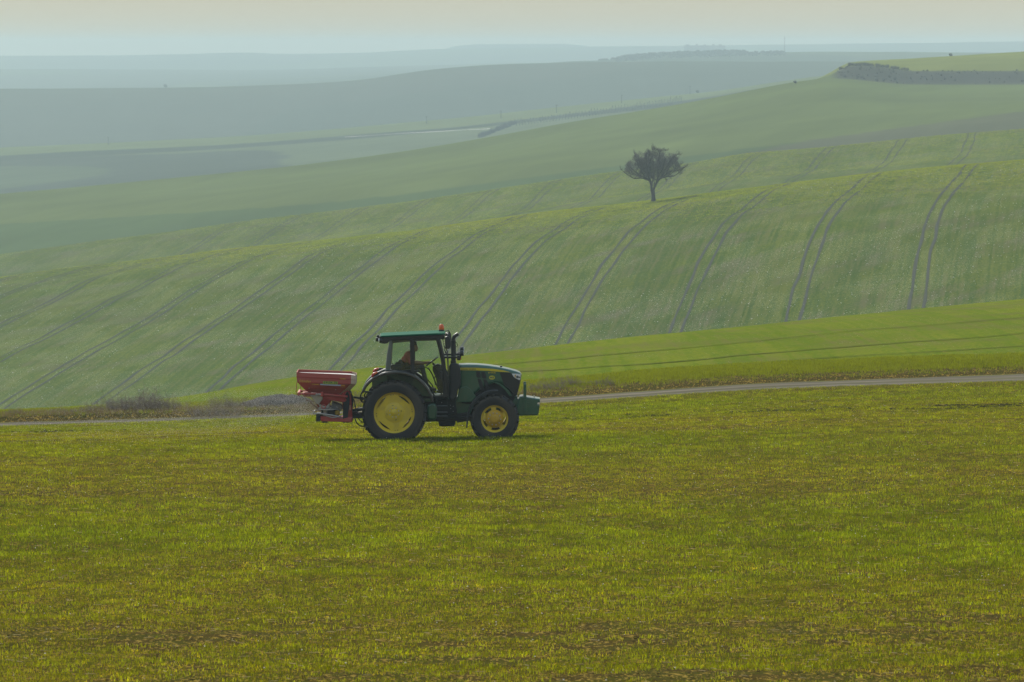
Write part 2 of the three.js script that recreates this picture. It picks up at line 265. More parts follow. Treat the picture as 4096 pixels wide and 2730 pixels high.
{
  const R = rng(101), lists = [[], [], [], []], dead = [[], []];
  for (let d = 61.5; d < 198.5;) {
    const step = d < 110 ? 0.13 : 0.16; d += step;
    const half = d * 0.088 * 1.14 + 1.2, nx = Math.round(2 * half / step);
    for (let i = 0; i < nx; i++) {
      const X = -half + 2 * half * (i + R()) / nx, dd = d + (R() - 0.5) * step * 2;
      if (dd > 198.2 + 0.5 * noise(X * 0.6, 3, 97)) continue;
      const band = fbm(X * 0.045 + 3, dd * 0.16, 91, 4), clump = fbm(X * 1.1, dd * 0.55, 92, 3), big = fbm(X * 0.09, dd * 0.06, 94, 3);
      const dry = clamp(dryness(dd) + (band - 0.5) * 0.8 + (big - 0.5) * 0.7 - X / dd * 0.9, 0, 1);
      const bare = smooth(0.45, 0.6, clump * 0.55 + band * 0.45) * smooth(86, 74, dd) + smooth(0.58, 0.7, clump * 0.5 + band * 0.5) * 0.5;
      if (R() < bare * 0.9) continue;
      const spot = fbm(X * 2.6, dd * 1.1, 95, 2), isDead = R() < dry * 0.5 + 0.04 + (spot - 0.5) * 0.7, k = (0.35 + 1.35 * R() * R()) * (0.6 + 0.85 * clump), tall = (0.75 + 0.55 * R()) * (isDead ? 0.85 : 1) * (1.12 - 0.35 * dry) * (0.8 + 0.4 * clump), y = ground(X, dd);
      if (isDead) dead[R() < 0.5 ? 0 : 1].push([X, y, dd, tall, R() * 6.28, 0.52 * k, 0.42 * k, 0.008 * k]);
      else { const w = R() * 0.5 + dry * 0.6; lists[(R() * 4) | 0].push([X, y, dd, tall, R() * 6.28, mix(0.22, 0.41, w) * k, mix(0.315, 0.385, w) * k, mix(0.002, 0.003, w) * k]); }
    }
  }
  const grp = stuff('meadow_grass', 'short yellow-green winter grass covering the near field', 'grass');
  lists.forEach((l, i) => scatter(grp, 'grass_tuft', blades(110 + i, 10, 0.11, 0.025, 0.075, 0.0028, 0.9), leafMat, l));
  dead.forEach((l, i) => scatter(grp, 'dry_tuft', blades(120 + i, 9, 0.12, 0.015, 0.055, 0.003, 1.4), leafMat, l));
}
{ // pale bits painted in for glints; straw and broken stalks lying in the grass
  const R = rng(131), stones = [], straw = [], stalks = [];
  const bit = new THREE.IcosahedronGeometry(1, 0); bit.scale(1, 0.6, 0.8);
  for (let i = 0; i < 4500; i++) { const d = 62 + 135 * Math.pow(R(), 0.75), X = (R() * 2 - 1) * (d * 0.1 + 1), s = 0.0035 + 0.011 * R() ** 3, k = 0.5 + 0.35 * R(); stones.push([X, ground(X, d) + 0.03 + 0.05 * R(), d, s, R() * 6.28, k, k * 0.97, k * 0.88]); }  // lifted in among the blades, their pale colour standing for glints
  scatter(stuff('pale_glint_bits', 'small pale bits coloured as white glints through the near grass', 'stones'), 'glint_bit', bit, std([1, 1, 1], 0.35), stones);
  const rod = new THREE.CylinderGeometry(1, 1, 1, 4, 1); rod.rotateZ(Math.PI / 2 - 0.12);
  for (let i = 0; i < 2600; i++) { const d = 62 + 130 * Math.pow(R(), 0.8), X = (R() * 2 - 1) * (d * 0.1 + 1), k = 0.6 + 0.6 * R(); straw.push([X, ground(X, d) + 0.02 + 0.04 * R(), d, 0.004, R() * 6.28, 0.4 * k, 0.31 * k, 0.13 * k]); }
  const rodLong = rod.clone(); rodLong.scale(28, 1, 1);
  scatter(stuff('straw_litter', 'short pieces of dry straw lying in the near grass', 'straw'), 'straw', rodLong, std([1, 1, 1], 0.8, { specularIntensity: 0.3 }), straw);
  const stalk = []; { const r = rng(135); for (let i = 0; i < 5; i++) { const a = r() * 6.28, h = 0.16 + 0.2 * r(), l = 0.05 + 0.12 * r(), c = new THREE.CatmullRomCurve3([new THREE.Vector3(0, -0.02, 0), new THREE.Vector3(Math.cos(a) * l * 0.3, h * 0.5, Math.sin(a) * l * 0.3), new THREE.Vector3(Math.cos(a) * l, h, Math.sin(a) * l)]); stalk.push(new THREE.TubeGeometry(c, 4, 0.0025, 3)); } }
  for (let i = 0; i < 150; i++) { const d = 98 + 90 * R(), X = (R() * 2 - 1) * (d * 0.1), n = fbm(X * 0.2, d * 0.1, 137, 3); if (n < 0.5) continue; stalks.push([X, ground(X, d), d, 0.45 + 0.4 * R(), R() * 6.28, 0.10, 0.075, 0.04]); }
  scatter(stuff('dry_weed_stalks', 'thin dark dry weed stalks standing in the near grass', 'weeds'), 'weed_stalk', merge(stalk), std([1, 1, 1], 0.9), stalks);
}
// soil thrown up beside old wheel ruts in the near field and on the sown slope
{
  const R = rng(151), clods = [], bit = new THREE.IcosahedronGeometry(1, 1), p = bit.attributes.position;
  for (let i = 0; i < p.count; i++) { const k = 0.75 + 0.5 * hash(Math.round(p.getX(i) * 50), Math.round(p.getY(i) * 50), Math.round(p.getZ(i) * 50)); p.setXYZ(i, p.getX(i) * k, p.getY(i) * k * 0.7, p.getZ(i) * k); }
  bit.computeVertexNormals();
  const line = (curve, x0, x1, per, size, seed, breaks = 0.4) => { for (let X = x0; X < x1; X += 0.12 / per) { if (fbm(X * 0.5, seed, 153, 4) < breaks + 0.12 * (R() - 0.5)) continue; const x = X + R() * 0.2, d = curve(X) + (R() - 0.5) * 0.5 + (noise(X * 0.7, seed, 155) - 0.5), s = size * (0.3 + 0.8 * R() * R()), k = 0.7 + 0.6 * R(); clods.push([x, ground(x, d) + s * 0.2, d, s, R() * 6.28, 0.042 * k, 0.036 * k, 0.016 * k]); } };
  const bend = across([[-22, 184], [-10, 181], [0, 178], [8, 176.5], [22, 175]]);
  line((X) => bend(X), -20, 20, 9, 0.06, 1, 0.46); line((X) => bend(X) - 2, 0, 20, 8, 0.055, 2, 0.5); line((X) => bend(X) - 3.6, -18, 15, 5, 0.06, 3, 0.5);
  for (let i = 0; i < 14000; i++) { const d = 62 + 24 * R(), X = (R() * 2 - 1) * (d * 0.1 + 1), band = fbm(X * 0.045 + 3, d * 0.16, 91, 4), clump = fbm(X * 1.1, d * 0.55, 92, 3); if (clump * 0.55 + band * 0.45 < 0.49) continue; const s = 0.005 + 0.02 * R() ** 3, k = 0.5 + 1.1 * R(); clods.push([X, ground(X, d) - s * 0.1, d, s, R() * 6.28, 0.08 * k, 0.058 * k, 0.02 * k, 0.8]); }
  scatter(stuff('soil_clods', 'crumbly dark soil clods along old wheel ruts in the grass', 'soil'), 'clod', bit, std([1, 1, 1], 0.95, { specularIntensity: 0, ior: 1 }), clods);
}
{ // the sown slope behind the track and its verge
  const R = rng(161), verge = [], dry = [];
  for (let i = 0; i < 26000; i++) {
    const d = 203.6 + 6.5 * R(), X = (R() * 2 - 1) * 22, k = 0.75 + 0.5 * R(), b = 2048 + FOCAL * X / d, bank = smooth(206.2 - smooth(1300, 2600, b) * 1.2, 204.4, d);
    if (R() < bank * 0.85) { if (R() < mix(0.3, 0.75, smooth(2200, 4000, b))) continue; dry.push([X, ground(X, d), d, (0.6 + 0.7 * R()) * mix(0.8, 0.4, smooth(900, 3000, b)), R() * 6.28, 0.18 * k, 0.135 * k, 0.065 * k]); }
    else verge.push([X, ground(X, d), d, 0.9 + 0.6 * R(), R() * 6.28, 0.21 * k, 0.235 * k, 0.004 * k]);
  }
  scatter(stuff('verge_grass', 'bright yellow-green grass strip along the far side of the track', 'grass'), 'grass_tuft', blades(172, 9, 0.13, 0.05, 0.11, 0.005, 0.5), leafMat, verge);
  scatter(stuff('bank_dry_grass', 'dry brown grass on the low bank beside the track', 'grass'), 'dry_tuft', blades(173, 12, 0.16, 0.08, 0.26, 0.003, 0.7), leafMat, dry);
}
// ------------------------------------------------------------------ woody plants
function stick(a, b, ra, rb, sides = 3) {                                            // a tapered prism from a to b
  const g = new THREE.CylinderGeometry(rb, ra, 1, sides, 1, true), d = new THREE.Vector3().subVectors(b, a), l = d.length();
  g.scale(1, l, 1); g.translate(0, l / 2, 0); g.applyQuaternion(new THREE.Quaternion().setFromUnitVectors(new THREE.Vector3(0, 1, 0), d.normalize())); g.translate(a.x, a.y, a.z); return g;
}
const V = (x, y, z) => new THREE.Vector3(x, y, z);
const barkMat = std([0.045, 0.038, 0.03], 0.95), twigMat = std([0.06, 0.048, 0.04], 0.95);
{
  const R = rng(201), wood = [], twigs = [], dirOf = (v) => v.clone().normalize();
  const inside = (p) => { const dx = p.x / 5.25, dz = p.z / 4.8, r = Math.hypot(dx, dz), top = 8.9 - 3.0 * r * r + 1.3 * (noise(p.x * 1.1 + 9, p.z * 0.9, 203) - 0.5), low = 3.2 + 0.9 * (noise(p.x * 0.9, p.z * 0.8 + 4, 204) - 0.4); return noise(p.x * 0.95 + 20, p.y * 0.95 + p.z * 0.7, 206) > 0.27 && r < 1 + 0.2 * (noise(p.x, p.y, 205) - 0.5) && p.y < top && p.y > low; };
  function limb(p, dir, len, r, level) {
    const n = level < 2 ? 6 : level < 4 ? 4 : 2, pts = [p.clone()]; let d = dir.clone(), q = p.clone();
    for (let i = 0; i < n; i++) { d.add(V(R() - 0.5, (R() - 0.42) * 0.8, R() - 0.5).multiplyScalar(level ? 0.5 : 0.25)).normalize(); q = q.clone().addScaledVector(d, len / n); if (level > 1 && !inside(q) && R() < 0.7) break; pts.push(q); }
    for (let i = 0; i + 1 < pts.length; i++) { const a = mix(r, r * 0.55, i / n), b = mix(r, r * 0.55, (i + 1) / n); (level < 3 ? wood : twigs).push(stick(pts[i], pts[i + 1], a, b, level < 2 ? 8 : level < 3 ? 5 : 3)); }
    if (level >= 5) return;
    const kids = [5, 7, 7, 7, 6][level];
    for (let i = 0; i < kids; i++) {
      const t = 0.3 + 0.7 * (i + R()) / kids, at = Math.min(pts.length - 1, Math.floor(t * (pts.length - 1) + 0.5)), s = V(R() * 2 - 1, R() * 1.3 - 0.35, R() * 2 - 1).normalize(), nd = dirOf(d.clone().multiplyScalar(0.65).add(s));
      limb(pts[at], nd, len * (0.5 + 0.2 * R()), r * (level < 2 ? 0.5 : 0.45) * (0.8 + 0.3 * R()), level + 1);
    }
  }
  const tree = thing('bare_tree', 'lone bare tree with wide rounded crown on the hill crest', 'tree');
  const trunk = [V(-0.02, -0.25, 0), V(-0.06, 0.3, 0), V(-0.09, 0.9, 0.02), V(-0.16, 1.5, 0.03), V(-0.22, 1.85, 0)], rad = [0.62, 0.42, 0.34, 0.36, 0.36];
  for (let i = 0; i < 4; i++) wood.push(stick(trunk[i], trunk[i + 1], rad[i], rad[i + 1], 10));
  const arms = [ // the limbs that leave the fork, then divide
    [[V(-0.35, 1.6, 0), V(-0.42, 2.6, 0.1), V(-0.75, 3.5, 0.2), V(-0.95, 4.6, 0.1), V(-1.05, 5.6, 0)], 0.25], [[V(-0.12, 1.7, 0), V(0.25, 2.6, -0.1), V(0.7, 3.3, -0.2), V(1.3, 4.0, -0.4), V(1.9, 4.9, -0.3)], 0.23],
    [[V(-0.7, 3.4, 0.2), V(-1.6, 3.9, 0.5), V(-2.5, 4.2, 0.6), V(-3.2, 4.8, 0.8)], 0.15], [[V(0.5, 3.1, -0.1), V(0.75, 4.2, 0.3), V(0.7, 5.3, 0.6), V(0.9, 6.2, 0.6)], 0.14], [[V(0.9, 3.5, -0.2), V(1.9, 4.2, 0.4), V(2.9, 4.9, 0.8), V(3.7, 5.0, 0.9)], 0.14],
    [[V(-0.42, 2.6, 0.1), V(-0.1, 3.6, -0.7), V(0.1, 4.6, -1.4), V(0, 5.6, -1.9)], 0.15], [[V(-0.75, 3.5, 0.2), V(-1.3, 4.4, -0.9), V(-1.9, 5.3, -1.6), V(-2.4, 5.9, -2)], 0.13], [[V(1.3, 4, -0.4), V(2.0, 4.6, -1.3), V(2.6, 5.2, -2), V(3.0, 5.6, -2.5)], 0.12],
    [[V(-1.2, 3.7, 0.3), V(-2.4, 3.8, 0.4), V(-3.5, 3.7, 0.3), V(-4.3, 4.1, 0.2)], 0.11], [[V(1.1, 3.7, -0.2), V(2.4, 4.0, -0.2), V(3.6, 4.1, 0.1), V(4.4, 4.6, 0.2)], 0.11], [[V(-0.5, 3.2, 0.1), V(-1.3, 3.5, -0.8), V(-2.4, 3.9, -1.6), V(-3.4, 4.4, -2.0)], 0.1], [[V(0.8, 3.5, -0.2), V(1.7, 3.9, 0.9), V(2.8, 4.3, 1.6), V(3.6, 4.9, 1.8)], 0.1], [[V(-0.95, 4.6, 0.1), V(-1.1, 5.6, 0.6), V(-0.7, 6.4, 0.8)], 0.12], [[V(1.9, 4.9, -0.3), V(2.5, 5.9, -0.2), V(2.9, 6.6, 0.1)], 0.12], [[V(-0.8, 3.9, 0.2), V(-0.8, 4.6, 1.2), V(-1.2, 5.3, 2), V(-1.3, 6, 2.4)], 0.12], [[V(0.6, 3.6, 0.1), V(1.0, 4.4, 1.2), V(1.5, 5.2, 2), V(1.7, 5.8, 2.6)], 0.12], [[V(-1.6, 3.9, 0.5), V(-2.2, 4.9, 0.4), V(-2.8, 5.8, 0.3), V(-3, 6.4, 0.2)], 0.11]];
  for (const [pts, r] of arms) {
    for (let i = 0; i + 1 < pts.length; i++) wood.push(stick(pts[i], pts[i + 1], mix(r, r * 0.5, i / pts.length), mix(r, r * 0.5, (i + 1) / pts.length), 7));
    const e = pts[pts.length - 1], d = e.clone().sub(pts[pts.length - 2]).normalize();
    limb(e, d, 2.1, r * 0.5, 1);
    for (let i = 1; i < pts.length; i++) for (let k = 0; k < 2; k++) limb(pts[i], V(R() * 2 - 1, R() * 1.1, R() * 2 - 1).normalize(), 1.9, r * 0.32, 2);
  }
  part('trunk', wood, barkMat, tree); part('crown', twigs, twigMat, tree);
  const leaf = std([0.05, 0.04, 0.022], 0.9), clump = [];
  for (const [x, y, s] of [[1.95, 8.4, 0.24], [-2.5, 7.9, 0.3], [3.9, 7.3, 0.3], [4.9, 5.4, 0.32], [4.85, 4.75, 0.34], [2.65, 4.2, 0.17], [3.0, 3.9, 0.2], [2.2, 3.5, 0.22], [-0.9, 7.4, 0.2]]) for (let i = 0; i < 45; i++) { const a = V(x + (R() - 0.5) * s * 2, y + (R() - 0.5) * s * 2.2, (R() - 0.5) * s * 2 + (x > 3 ? 0.3 : 0)); clump.push(stick(a, a.clone().add(V(R() - 0.5, R() - 0.6, R() - 0.5).multiplyScalar(0.22)), 0.03, 0.005)); }
  part('leaf_clump', clump, leaf, tree);
  const X = 22.9, d = 938; tree.position.set(X, ground(X, d), -d); tree.scale.set(0.9, 1, 0.9);
}
// dry shrubs along the bank of the track
{
  const R = rng(231);
  const kinds = [0, 1, 2].map((v) => { const l = []; for (let i = 0; i < 90; i++) { const a = R() * 6.28, q = Math.sqrt(R()) * 0.75, base = V(Math.cos(a) * q, 0, Math.sin(a) * q * 0.6), tip = V(base.x + (R() - 0.5) * 0.6 - 0.08, (0.2 + 0.65 * R() * R() + 0.12 * R()) * (1.1 - 0.6 * q), base.z + (R() - 0.5) * 0.4), mid = base.clone().lerp(tip, 0.5).add(V((R() - 0.5) * 0.1, 0, (R() - 0.5) * 0.1)); l.push(stick(base, mid, 0.0045, 0.0035), stick(mid, tip, 0.0035, 0.0015)); for (let k = 0; k < 6; k++) { const p = base.clone().lerp(tip, 0.35 + 0.6 * R()); l.push(stick(p, p.clone().add(V((R() - 0.6) * 0.3, 0.02 + 0.16 * R(), (R() - 0.5) * 0.3)), 0.003, 0.001)); } } return merge(l); });
  const shrubMat = std([0.2, 0.155, 0.115], 0.95);
  const spots = [[60, 0.5, 0], [230, 0.55, 0], [330, 0.6, 1], [430, 1.0, 1], [500, 0.9, 2], [545, 1.35, 0], [600, 1.25, 1], [640, 1.2, 2], [860, 1.15, 1], [915, 0.95, 2], [965, 0.7, 0], [2190, 0.85, 1], [2290, 0.75, 2], [2420, 0.6, 0], [1330, 0.8, 1], [1440, 0.75, 2]];
  const say = ['low dry shrub at the far end of the bank', 'sparse dry shrub on the bank beside the track', 'low dry shrub on the bank below the bright verge', 'bushy brown shrub on the bank by the track', 'loose brown shrub on the bank by the track', 'tall leaning brown shrub in the thickest clump on the bank', 'tall dense brown shrub in the thickest clump on the bank', 'tall dry shrub at the edge of the thickest clump', 'spreading dry shrub beside the bare soil patch on the bank', 'dry shrub between the bare soil patch and the gravel heap', 'small dry shrub at the foot of the gravel heap', 'grey-brown shrub behind the front weight of the tractor', 'grey-brown shrub on the bank ahead of the tractor', 'low thin shrub on the bank ahead of the tractor', 'dry shrub between the gravel heap and the tractor', 'dry shrub behind the tractor hitch'];
  spots.forEach(([b, s, k], i) => { const d = i === 8 ? 201.6 : 204.6 + 0.8 * R(), X = (b - 2048) / FOCAL * d; const m = solo('dry_shrub', kinds[k], shrubMat, say[i], 'shrub', 'dry shrubs along the track'); m.position.set(X, ground(X, d) - 0.03, -d); m.scale.set(s * 1.1, s * 0.95, s); m.rotation.y = R() * 0.8 - 0.4; });
}
// gravel heap beside the track
{
  const g = new THREE.SphereGeometry(1, 48, 24, 0, Math.PI * 2, 0, Math.PI / 2), p = g.attributes.position;
  for (let i = 0; i < p.count; i++) { const x = p.getX(i), z = p.getZ(i), r = Math.min(1, Math.hypot(x, z)), h = 0.36 * Math.pow(1 - r * r, 0.9) * (1 + 0.6 * (noise(x * 3, z * 3, 241) - 0.5)) + (noise(x * 18, z * 18, 242) - 0.5) * 0.06 - 0.05; p.setXYZ(i, x * 1.55, h, z * 1.1); }
  g.computeVertexNormals();
  const t = texture(256, 256, (u, v) => { const n = fbm(u * 40, v * 40, 243, 3, 40, 40); return [mix(0.045, 0.13, n), mix(0.042, 0.12, n), mix(0.036, 0.1, n)]; }); t.repeat.set(6, 3);
  const m = solo('gravel_heap', g, std([1, 1, 1], 0.95, { map: t, specularIntensity: 0, ior: 1 }), 'low grey gravel heap on the far side of the track', 'gravel heap'); const d = 205.5, X = (1120 - 2048) / FOCAL * d; m.position.set(X, ground(X, d), -d);
}

{ // young wheat standing along the crests, and flints lying on the hillside
  const R = rng(261), crop = [], flint = [];
  for (let i = 0; i < 80000; i++) { const b = mix(-250, 4350, R()), c = clamp(b, 0, 4096), hill = i < 52000, d = hill ? hillCrest(c) + 18 - 105 * R() * R() : crest4(c)[0] + 12 - 120 * R(), X = (b - 2048) / FOCAL * d, k = 0.65 + 0.6 * R(), n = fbm(X * 0.04, d * 0.02, 263, 3); if (R() > 0.15 + smooth(200, 1500, b)) continue; crop.push([X, ground(X, d) - 0.02, d, 0.8 + 0.5 * R(), R() * 6.28, mix(0.22, 0.31, n) * k, mix(0.29, 0.32, n) * k, 0.006 * k]); }
  scatter(stuff('young_wheat', 'young wheat glowing yellow-green along the hill crests', 'crop'), 'wheat_tuft', blades(265, 10, 0.3, 0.07, 0.15, 0.012, 0.5), leafMat, crop);
  const bit = new THREE.IcosahedronGeometry(1, 0); bit.scale(1, 0.7, 0.8);
  for (let i = 0; i < 9000; i++) { const b = mix(-200, 4300, R()), c = clamp(b, 0, 4096), d = mix(hillStart(c) - 20, hillCrest(c) - 10, R()), X = (b - 2048) / FOCAL * d, n = fbm(X * 0.06, d * 0.012, 267, 3); if (R() > smooth(0.4, 0.62, n)) continue; const k = 0.45 + 0.4 * R(); flint.push([X, ground(X, d) + 0.02, d, 0.03 + 0.055 * R() * R(), R() * 6.28, k, k * 0.97, k * 0.9]); }
  scatter(stuff('hillside_flints', 'pale flints scattered over the wheat hillside', 'stones'), 'flint', bit, std([1, 1, 1], 0.4), flint);
}
// ------------------------------------------------------------------ the tractor. Side elevation in units of 1/347 m: q(x, y) gives metres forward of the rear axle and above the ground
const q = (x, y) => [(x - 960) / 347, (1128 - y) / 347];
const outline = (pts) => { const s = new THREE.Shape(); pts.forEach(([x, y], i) => { const [a, b] = q(x, y); i ? s.lineTo(a, b) : s.moveTo(a, b); }); return s; };
function slab(pts, z0, z1, bevel = 0.012, seg = 2, holes = []) {                    // a side outline given thickness from z0 to z1, with rounded edges
  const s = pts instanceof THREE.Shape ? pts : outline(pts); holes.forEach((h) => s.holes.push(outline(h)));
  const b = Math.min(bevel, (z1 - z0) * 0.45), g = new THREE.ExtrudeGeometry(s, { depth: z1 - z0 - 2 * b, bevelEnabled: b > 0, bevelThickness: b, bevelSize: b, bevelOffset: -b, bevelSegments: seg, curveSegments: 10 });
  g.translate(0, 0, z0 + b); return g;
}
const both = (f) => [f(1), f(-1)];                                                   // near side and far side
const mirrored = (pts, a, b, bevel) => [slab(pts, a, b, bevel), slab(pts, -b, -a, bevel)];
const smoothPts = (pts, n = 24) => new THREE.CatmullRomCurve3(pts.map(([x, y]) => V(x, y, 0))).getPoints(n).map((p) => [p.x, p.y]);
const box = (w, h, d, x, y, z, r = 0.01) => { const g = new RoundedBoxGeometry(w, h, d, 2, Math.min(r, w / 2.1, h / 2.1, d / 2.1)); g.translate(x, y, z); return g; };
const rod = (r, l, axis, x, y, z, n = 14, r2 = r) => { const g = new THREE.CylinderGeometry(r2, r, l, n); if (axis === 'x') g.rotateZ(-Math.PI / 2); if (axis === 'z') g.rotateX(Math.PI / 2); g.translate(x, y, z); return g; };
const tube = (pts, r, n = 20, sides = 8) => new THREE.TubeGeometry(new THREE.CatmullRomCurve3(pts.map((p) => V(...p))), n, r, sides);
const qz = (x, y, z) => [...q(x, y), z];
const dusty = (c, dust, seed, share = 0.5) => { const t = texture(256, 256, (u, v) => { const n = smooth(0.35, 0.75, fbm(u * 6, v * 6, seed, 5, 6, 6)) * share + 0.12 * hash(u * 256, v * 256, seed); return [0, 1, 2].map((i) => mix(c[i], dust[i], n)); }); return t; };
const DUST = [0.16, 0.13, 0.09];
const M = {
  green: std([1, 1, 1], 0.34, { map: dusty([0.008, 0.095, 0.052], DUST, 301, 0.12), clearcoat: 0.7, clearcoatRoughness: 0.18 }),
  yellow: std([1, 1, 1], 0.45, { map: dusty([0.72, 0.55, 0.015], [0.36, 0.26, 0.07], 303, 0.3), clearcoat: 0.3, clearcoatRoughness: 0.3 }), orangeYellow: std([0.56, 0.34, 0.012], 0.5),
  tyre: std([1, 1, 1], 0.85, { map: dusty([0.02, 0.02, 0.021], [0.085, 0.07, 0.052], 305, 0.55) }), black: std([0.014, 0.015, 0.017], 0.42), matt: std([0.02, 0.021, 0.022], 0.8), steel: std([0.5, 0.5, 0.5], 0.35, { metalness: 0.9 }), iron: std([0.05, 0.045, 0.04], 0.7, { metalness: 0.3 }),
  fender: std([1, 1, 1], 0.3, { map: dusty([0.016, 0.018, 0.019], DUST, 307, 0.2), clearcoat: 0.5, clearcoatRoughness: 0.25 }),
  glass: new THREE.MeshPhysicalMaterial({ color: rgb(0.92, 0.97, 0.97), roughness: 0, transmission: 1, ior: 1.45 }), lens: std([0.75, 0.76, 0.78], 0.12, { clearcoat: 1 }), amber: std([0.85, 0.16, 0.01], 0.25, { transmission: 0.35, clearcoat: 0.6 }), red: std([0.55, 0.025, 0.012], 0.25, { clearcoat: 0.6 }), rubberSeat: std([0.03, 0.03, 0.032], 0.85), greyTrim: std([0.09, 0.1, 0.1], 0.7), mirrorGlass: std([0.8, 0.82, 0.85], 0.05, { metalness: 1 }),
};
function lettering(w, h, draw, pxPerM = 900) {                                       // flat print on a clear film, w by h metres
  const c = document.createElement('canvas'); c.width = Math.max(16, Math.round(w * pxPerM)); c.height = Math.max(16, Math.round(h * pxPerM)); const x = c.getContext('2d'); draw(x, c.width, c.height);
  const t = new THREE.CanvasTexture(c); t.colorSpace = THREE.SRGBColorSpace; return std([1, 1, 1], 0.5, { map: t, transparent: true });
}
function words(x, s, cx, cy, size, width, colour, font = 'bold', skew = 0) { x.save(); x.fillStyle = colour; x.font = `${font} ${size}px sans-serif`; x.textAlign = 'center'; x.textBaseline = 'middle'; const k = width / Math.max(1, x.measureText(s).width); x.translate(cx, cy); x.transform(k, 0, -skew, 1, 0, 0); x.fillText(s, 0, 0); x.restore(); }
const film = (name, w, h, x, y, z, mat, parent, tilt = 0) => { const g = new THREE.PlaneGeometry(w, h); g.rotateZ(tilt); const m = part(name, g, mat, parent); m.position.set(x, y, z); if (z < 0) m.rotation.y = Math.PI; return m; };

const tractor = thing('tractor', 'green farm tractor with yellow wheel rims driving across the near field', 'tractor');
// wheels
function lugs(R, w, n, side) { const l = []; for (let i = 0; i < n; i++) for (const s of [-1, 1]) { const g = new THREE.BoxGeometry(0.055, 0.06, w * 0.62); const p = g.attributes.position; for (let k = 0; k < p.count; k++) if (p.getY(k) > 0) p.setX(k, p.getX(k) * 0.7); g.rotateY(s * 0.7); g.translate(0, R - 0.012, s * w * 0.25); g.rotateZ((i + (s > 0 ? 0.5 : 0)) / n * Math.PI * 2); l.push(g); } return l; }
function spin(profile, seg = 56) { const g = new THREE.LatheGeometry(profile.map(([r, z]) => new THREE.Vector2(r, z)), seg); g.rotateX(Math.PI / 2); return g; }
function wheel(R, rim, w, x, y, z, front) {
  const o = new THREE.Group(); o.name = 'wheel'; tractor.add(o); o.position.set(x, y, z); if (z < 0) o.rotation.y = Math.PI; o.rotation.z = front ? 0.35 : 0.2;
  const h = w / 2, rr = R - 0.03;
  const prof = [[rim - 0.01, -h * 0.8], [rim + 0.03, -h * 0.93], [mix(rim, rr, 0.45), -h], [mix(rim, rr, 0.78), -h * 0.96], [rr - 0.015, -h * 0.82], [rr, -h * 0.4], [rr + 0.004, 0], [rr, h * 0.4], [rr - 0.015, h * 0.82], [mix(rim, rr, 0.78), h * 0.96], [mix(rim, rr, 0.45), h], [rim + 0.03, h * 0.93], [rim - 0.01, h * 0.8]];
  part('tyre', [spin(prof), ...lugs(R - 0.015, w, front ? 18 : 21)], M.tyre, o);
  const s = new THREE.Shape(); s.absarc(0, 0, rim - 0.045, 0, Math.PI * 2);
  if (!front) for (let k = 0; k < 4; k++) { const a = k * Math.PI / 2 + 0.72, hole = new THREE.Path(), P = (t, r) => [Math.cos(a + t) * r, Math.sin(a + t) * r], n = 10, half = 0.43, L = []; for (let i = 0; i <= n; i++) { const t = mix(-half, half, i / n); L.push(P(t, 0.452)); } for (let i = n; i >= 0; i--) { const t = mix(-half, half, i / n), c = 0.452 * Math.cos(half) / Math.cos(t); L.push(P(t, c - 0.004)); } L.forEach(([px, py], i) => i ? hole.lineTo(px, py) : hole.moveTo(px, py)); s.holes.push(hole); }
  else for (let k = 0; k < 5; k++) { const a = k * Math.PI * 2 / 5 + 0.3, hole = new THREE.Path(); hole.absarc(0, 0, rim - 0.065, a, a + 0.78, false); hole.absarc(0, 0, rim - 0.125, a + 0.78, a, true); s.holes.push(hole); }
  const disc = new THREE.ExtrudeGeometry(s, { depth: 0.014, bevelEnabled: false, curveSegments: 40 }); disc.translate(0, 0, front ? h * 0.42 : h * 0.34);
  const zc = front ? h * 0.42 : h * 0.34;
  part('rim', [spin([[rim - 0.05, -h * 0.75], [rim - 0.06, zc - 0.02], [rim - 0.055, zc + 0.014], [rim - 0.03, h * 0.72], [rim + 0.004, h * 0.84], [rim + 0.006, h * 0.79], [rim - 0.02, h * 0.6], [rim - 0.03, -h * 0.75], [rim - 0.05, -h * 0.75]]), disc], M.yellow, o);
  if (front) part('hub', spin([[rim - 0.13, zc + 0.014], [rim - 0.15, zc + 0.06], [rim - 0.19, zc + 0.085], [0.115, zc + 0.09], [0.11, zc + 0.12], [0.06, zc + 0.125], [0, zc + 0.125]], 40), M.orangeYellow, o);
  else part('hub', spin([[0.26, zc + 0.014], [0.23, zc + 0.028], [0.17, zc + 0.034], [0.155, zc + 0.05], [0.1, zc + 0.052], [0.085, zc + 0.045], [0.075, zc + 0.07], [0.03, zc + 0.074], [0, zc + 0.072]], 44), M.yellow, o);
  const nb = front ? 10 : 8, br = front ? 0.155 : 0.122;
  for (let i = 0; i < nb; i++) { const a = i / nb * Math.PI * 2 + 0.2; part('wheel_bolt', rod(0.016, 0.03, 'z', Math.cos(a) * br, Math.sin(a) * br, zc + (front ? 0.1 : 0.055), 6), M.steel, o); }
  if (!front) for (let k = 0; k < 4; k++) for (const t of [-0.07, 0.07]) { const a = k * Math.PI / 2 + t + 0.02; part('wheel_hole', rod(0.009, 0.012, 'z', Math.cos(a) * 0.19, Math.sin(a) * 0.19, zc + 0.032, 8), M.matt, o); part('wheel_stud', rod(0.011, 0.02, 'z', Math.cos(a - 0.1) * 0.46, Math.sin(a - 0.1) * 0.46, zc + 0.014, 6), M.iron, o); }
  return o;
}
const REAR = q(960, 853), FRONT = q(1855, 905);
for (const s of [1, -1]) { wheel(0.825, 0.535, 0.46, REAR[0], REAR[1] + 0.01, s * 0.9, false); wheel(0.625, 0.36, 0.38, FRONT[0], FRONT[1], s * 0.88, true); }
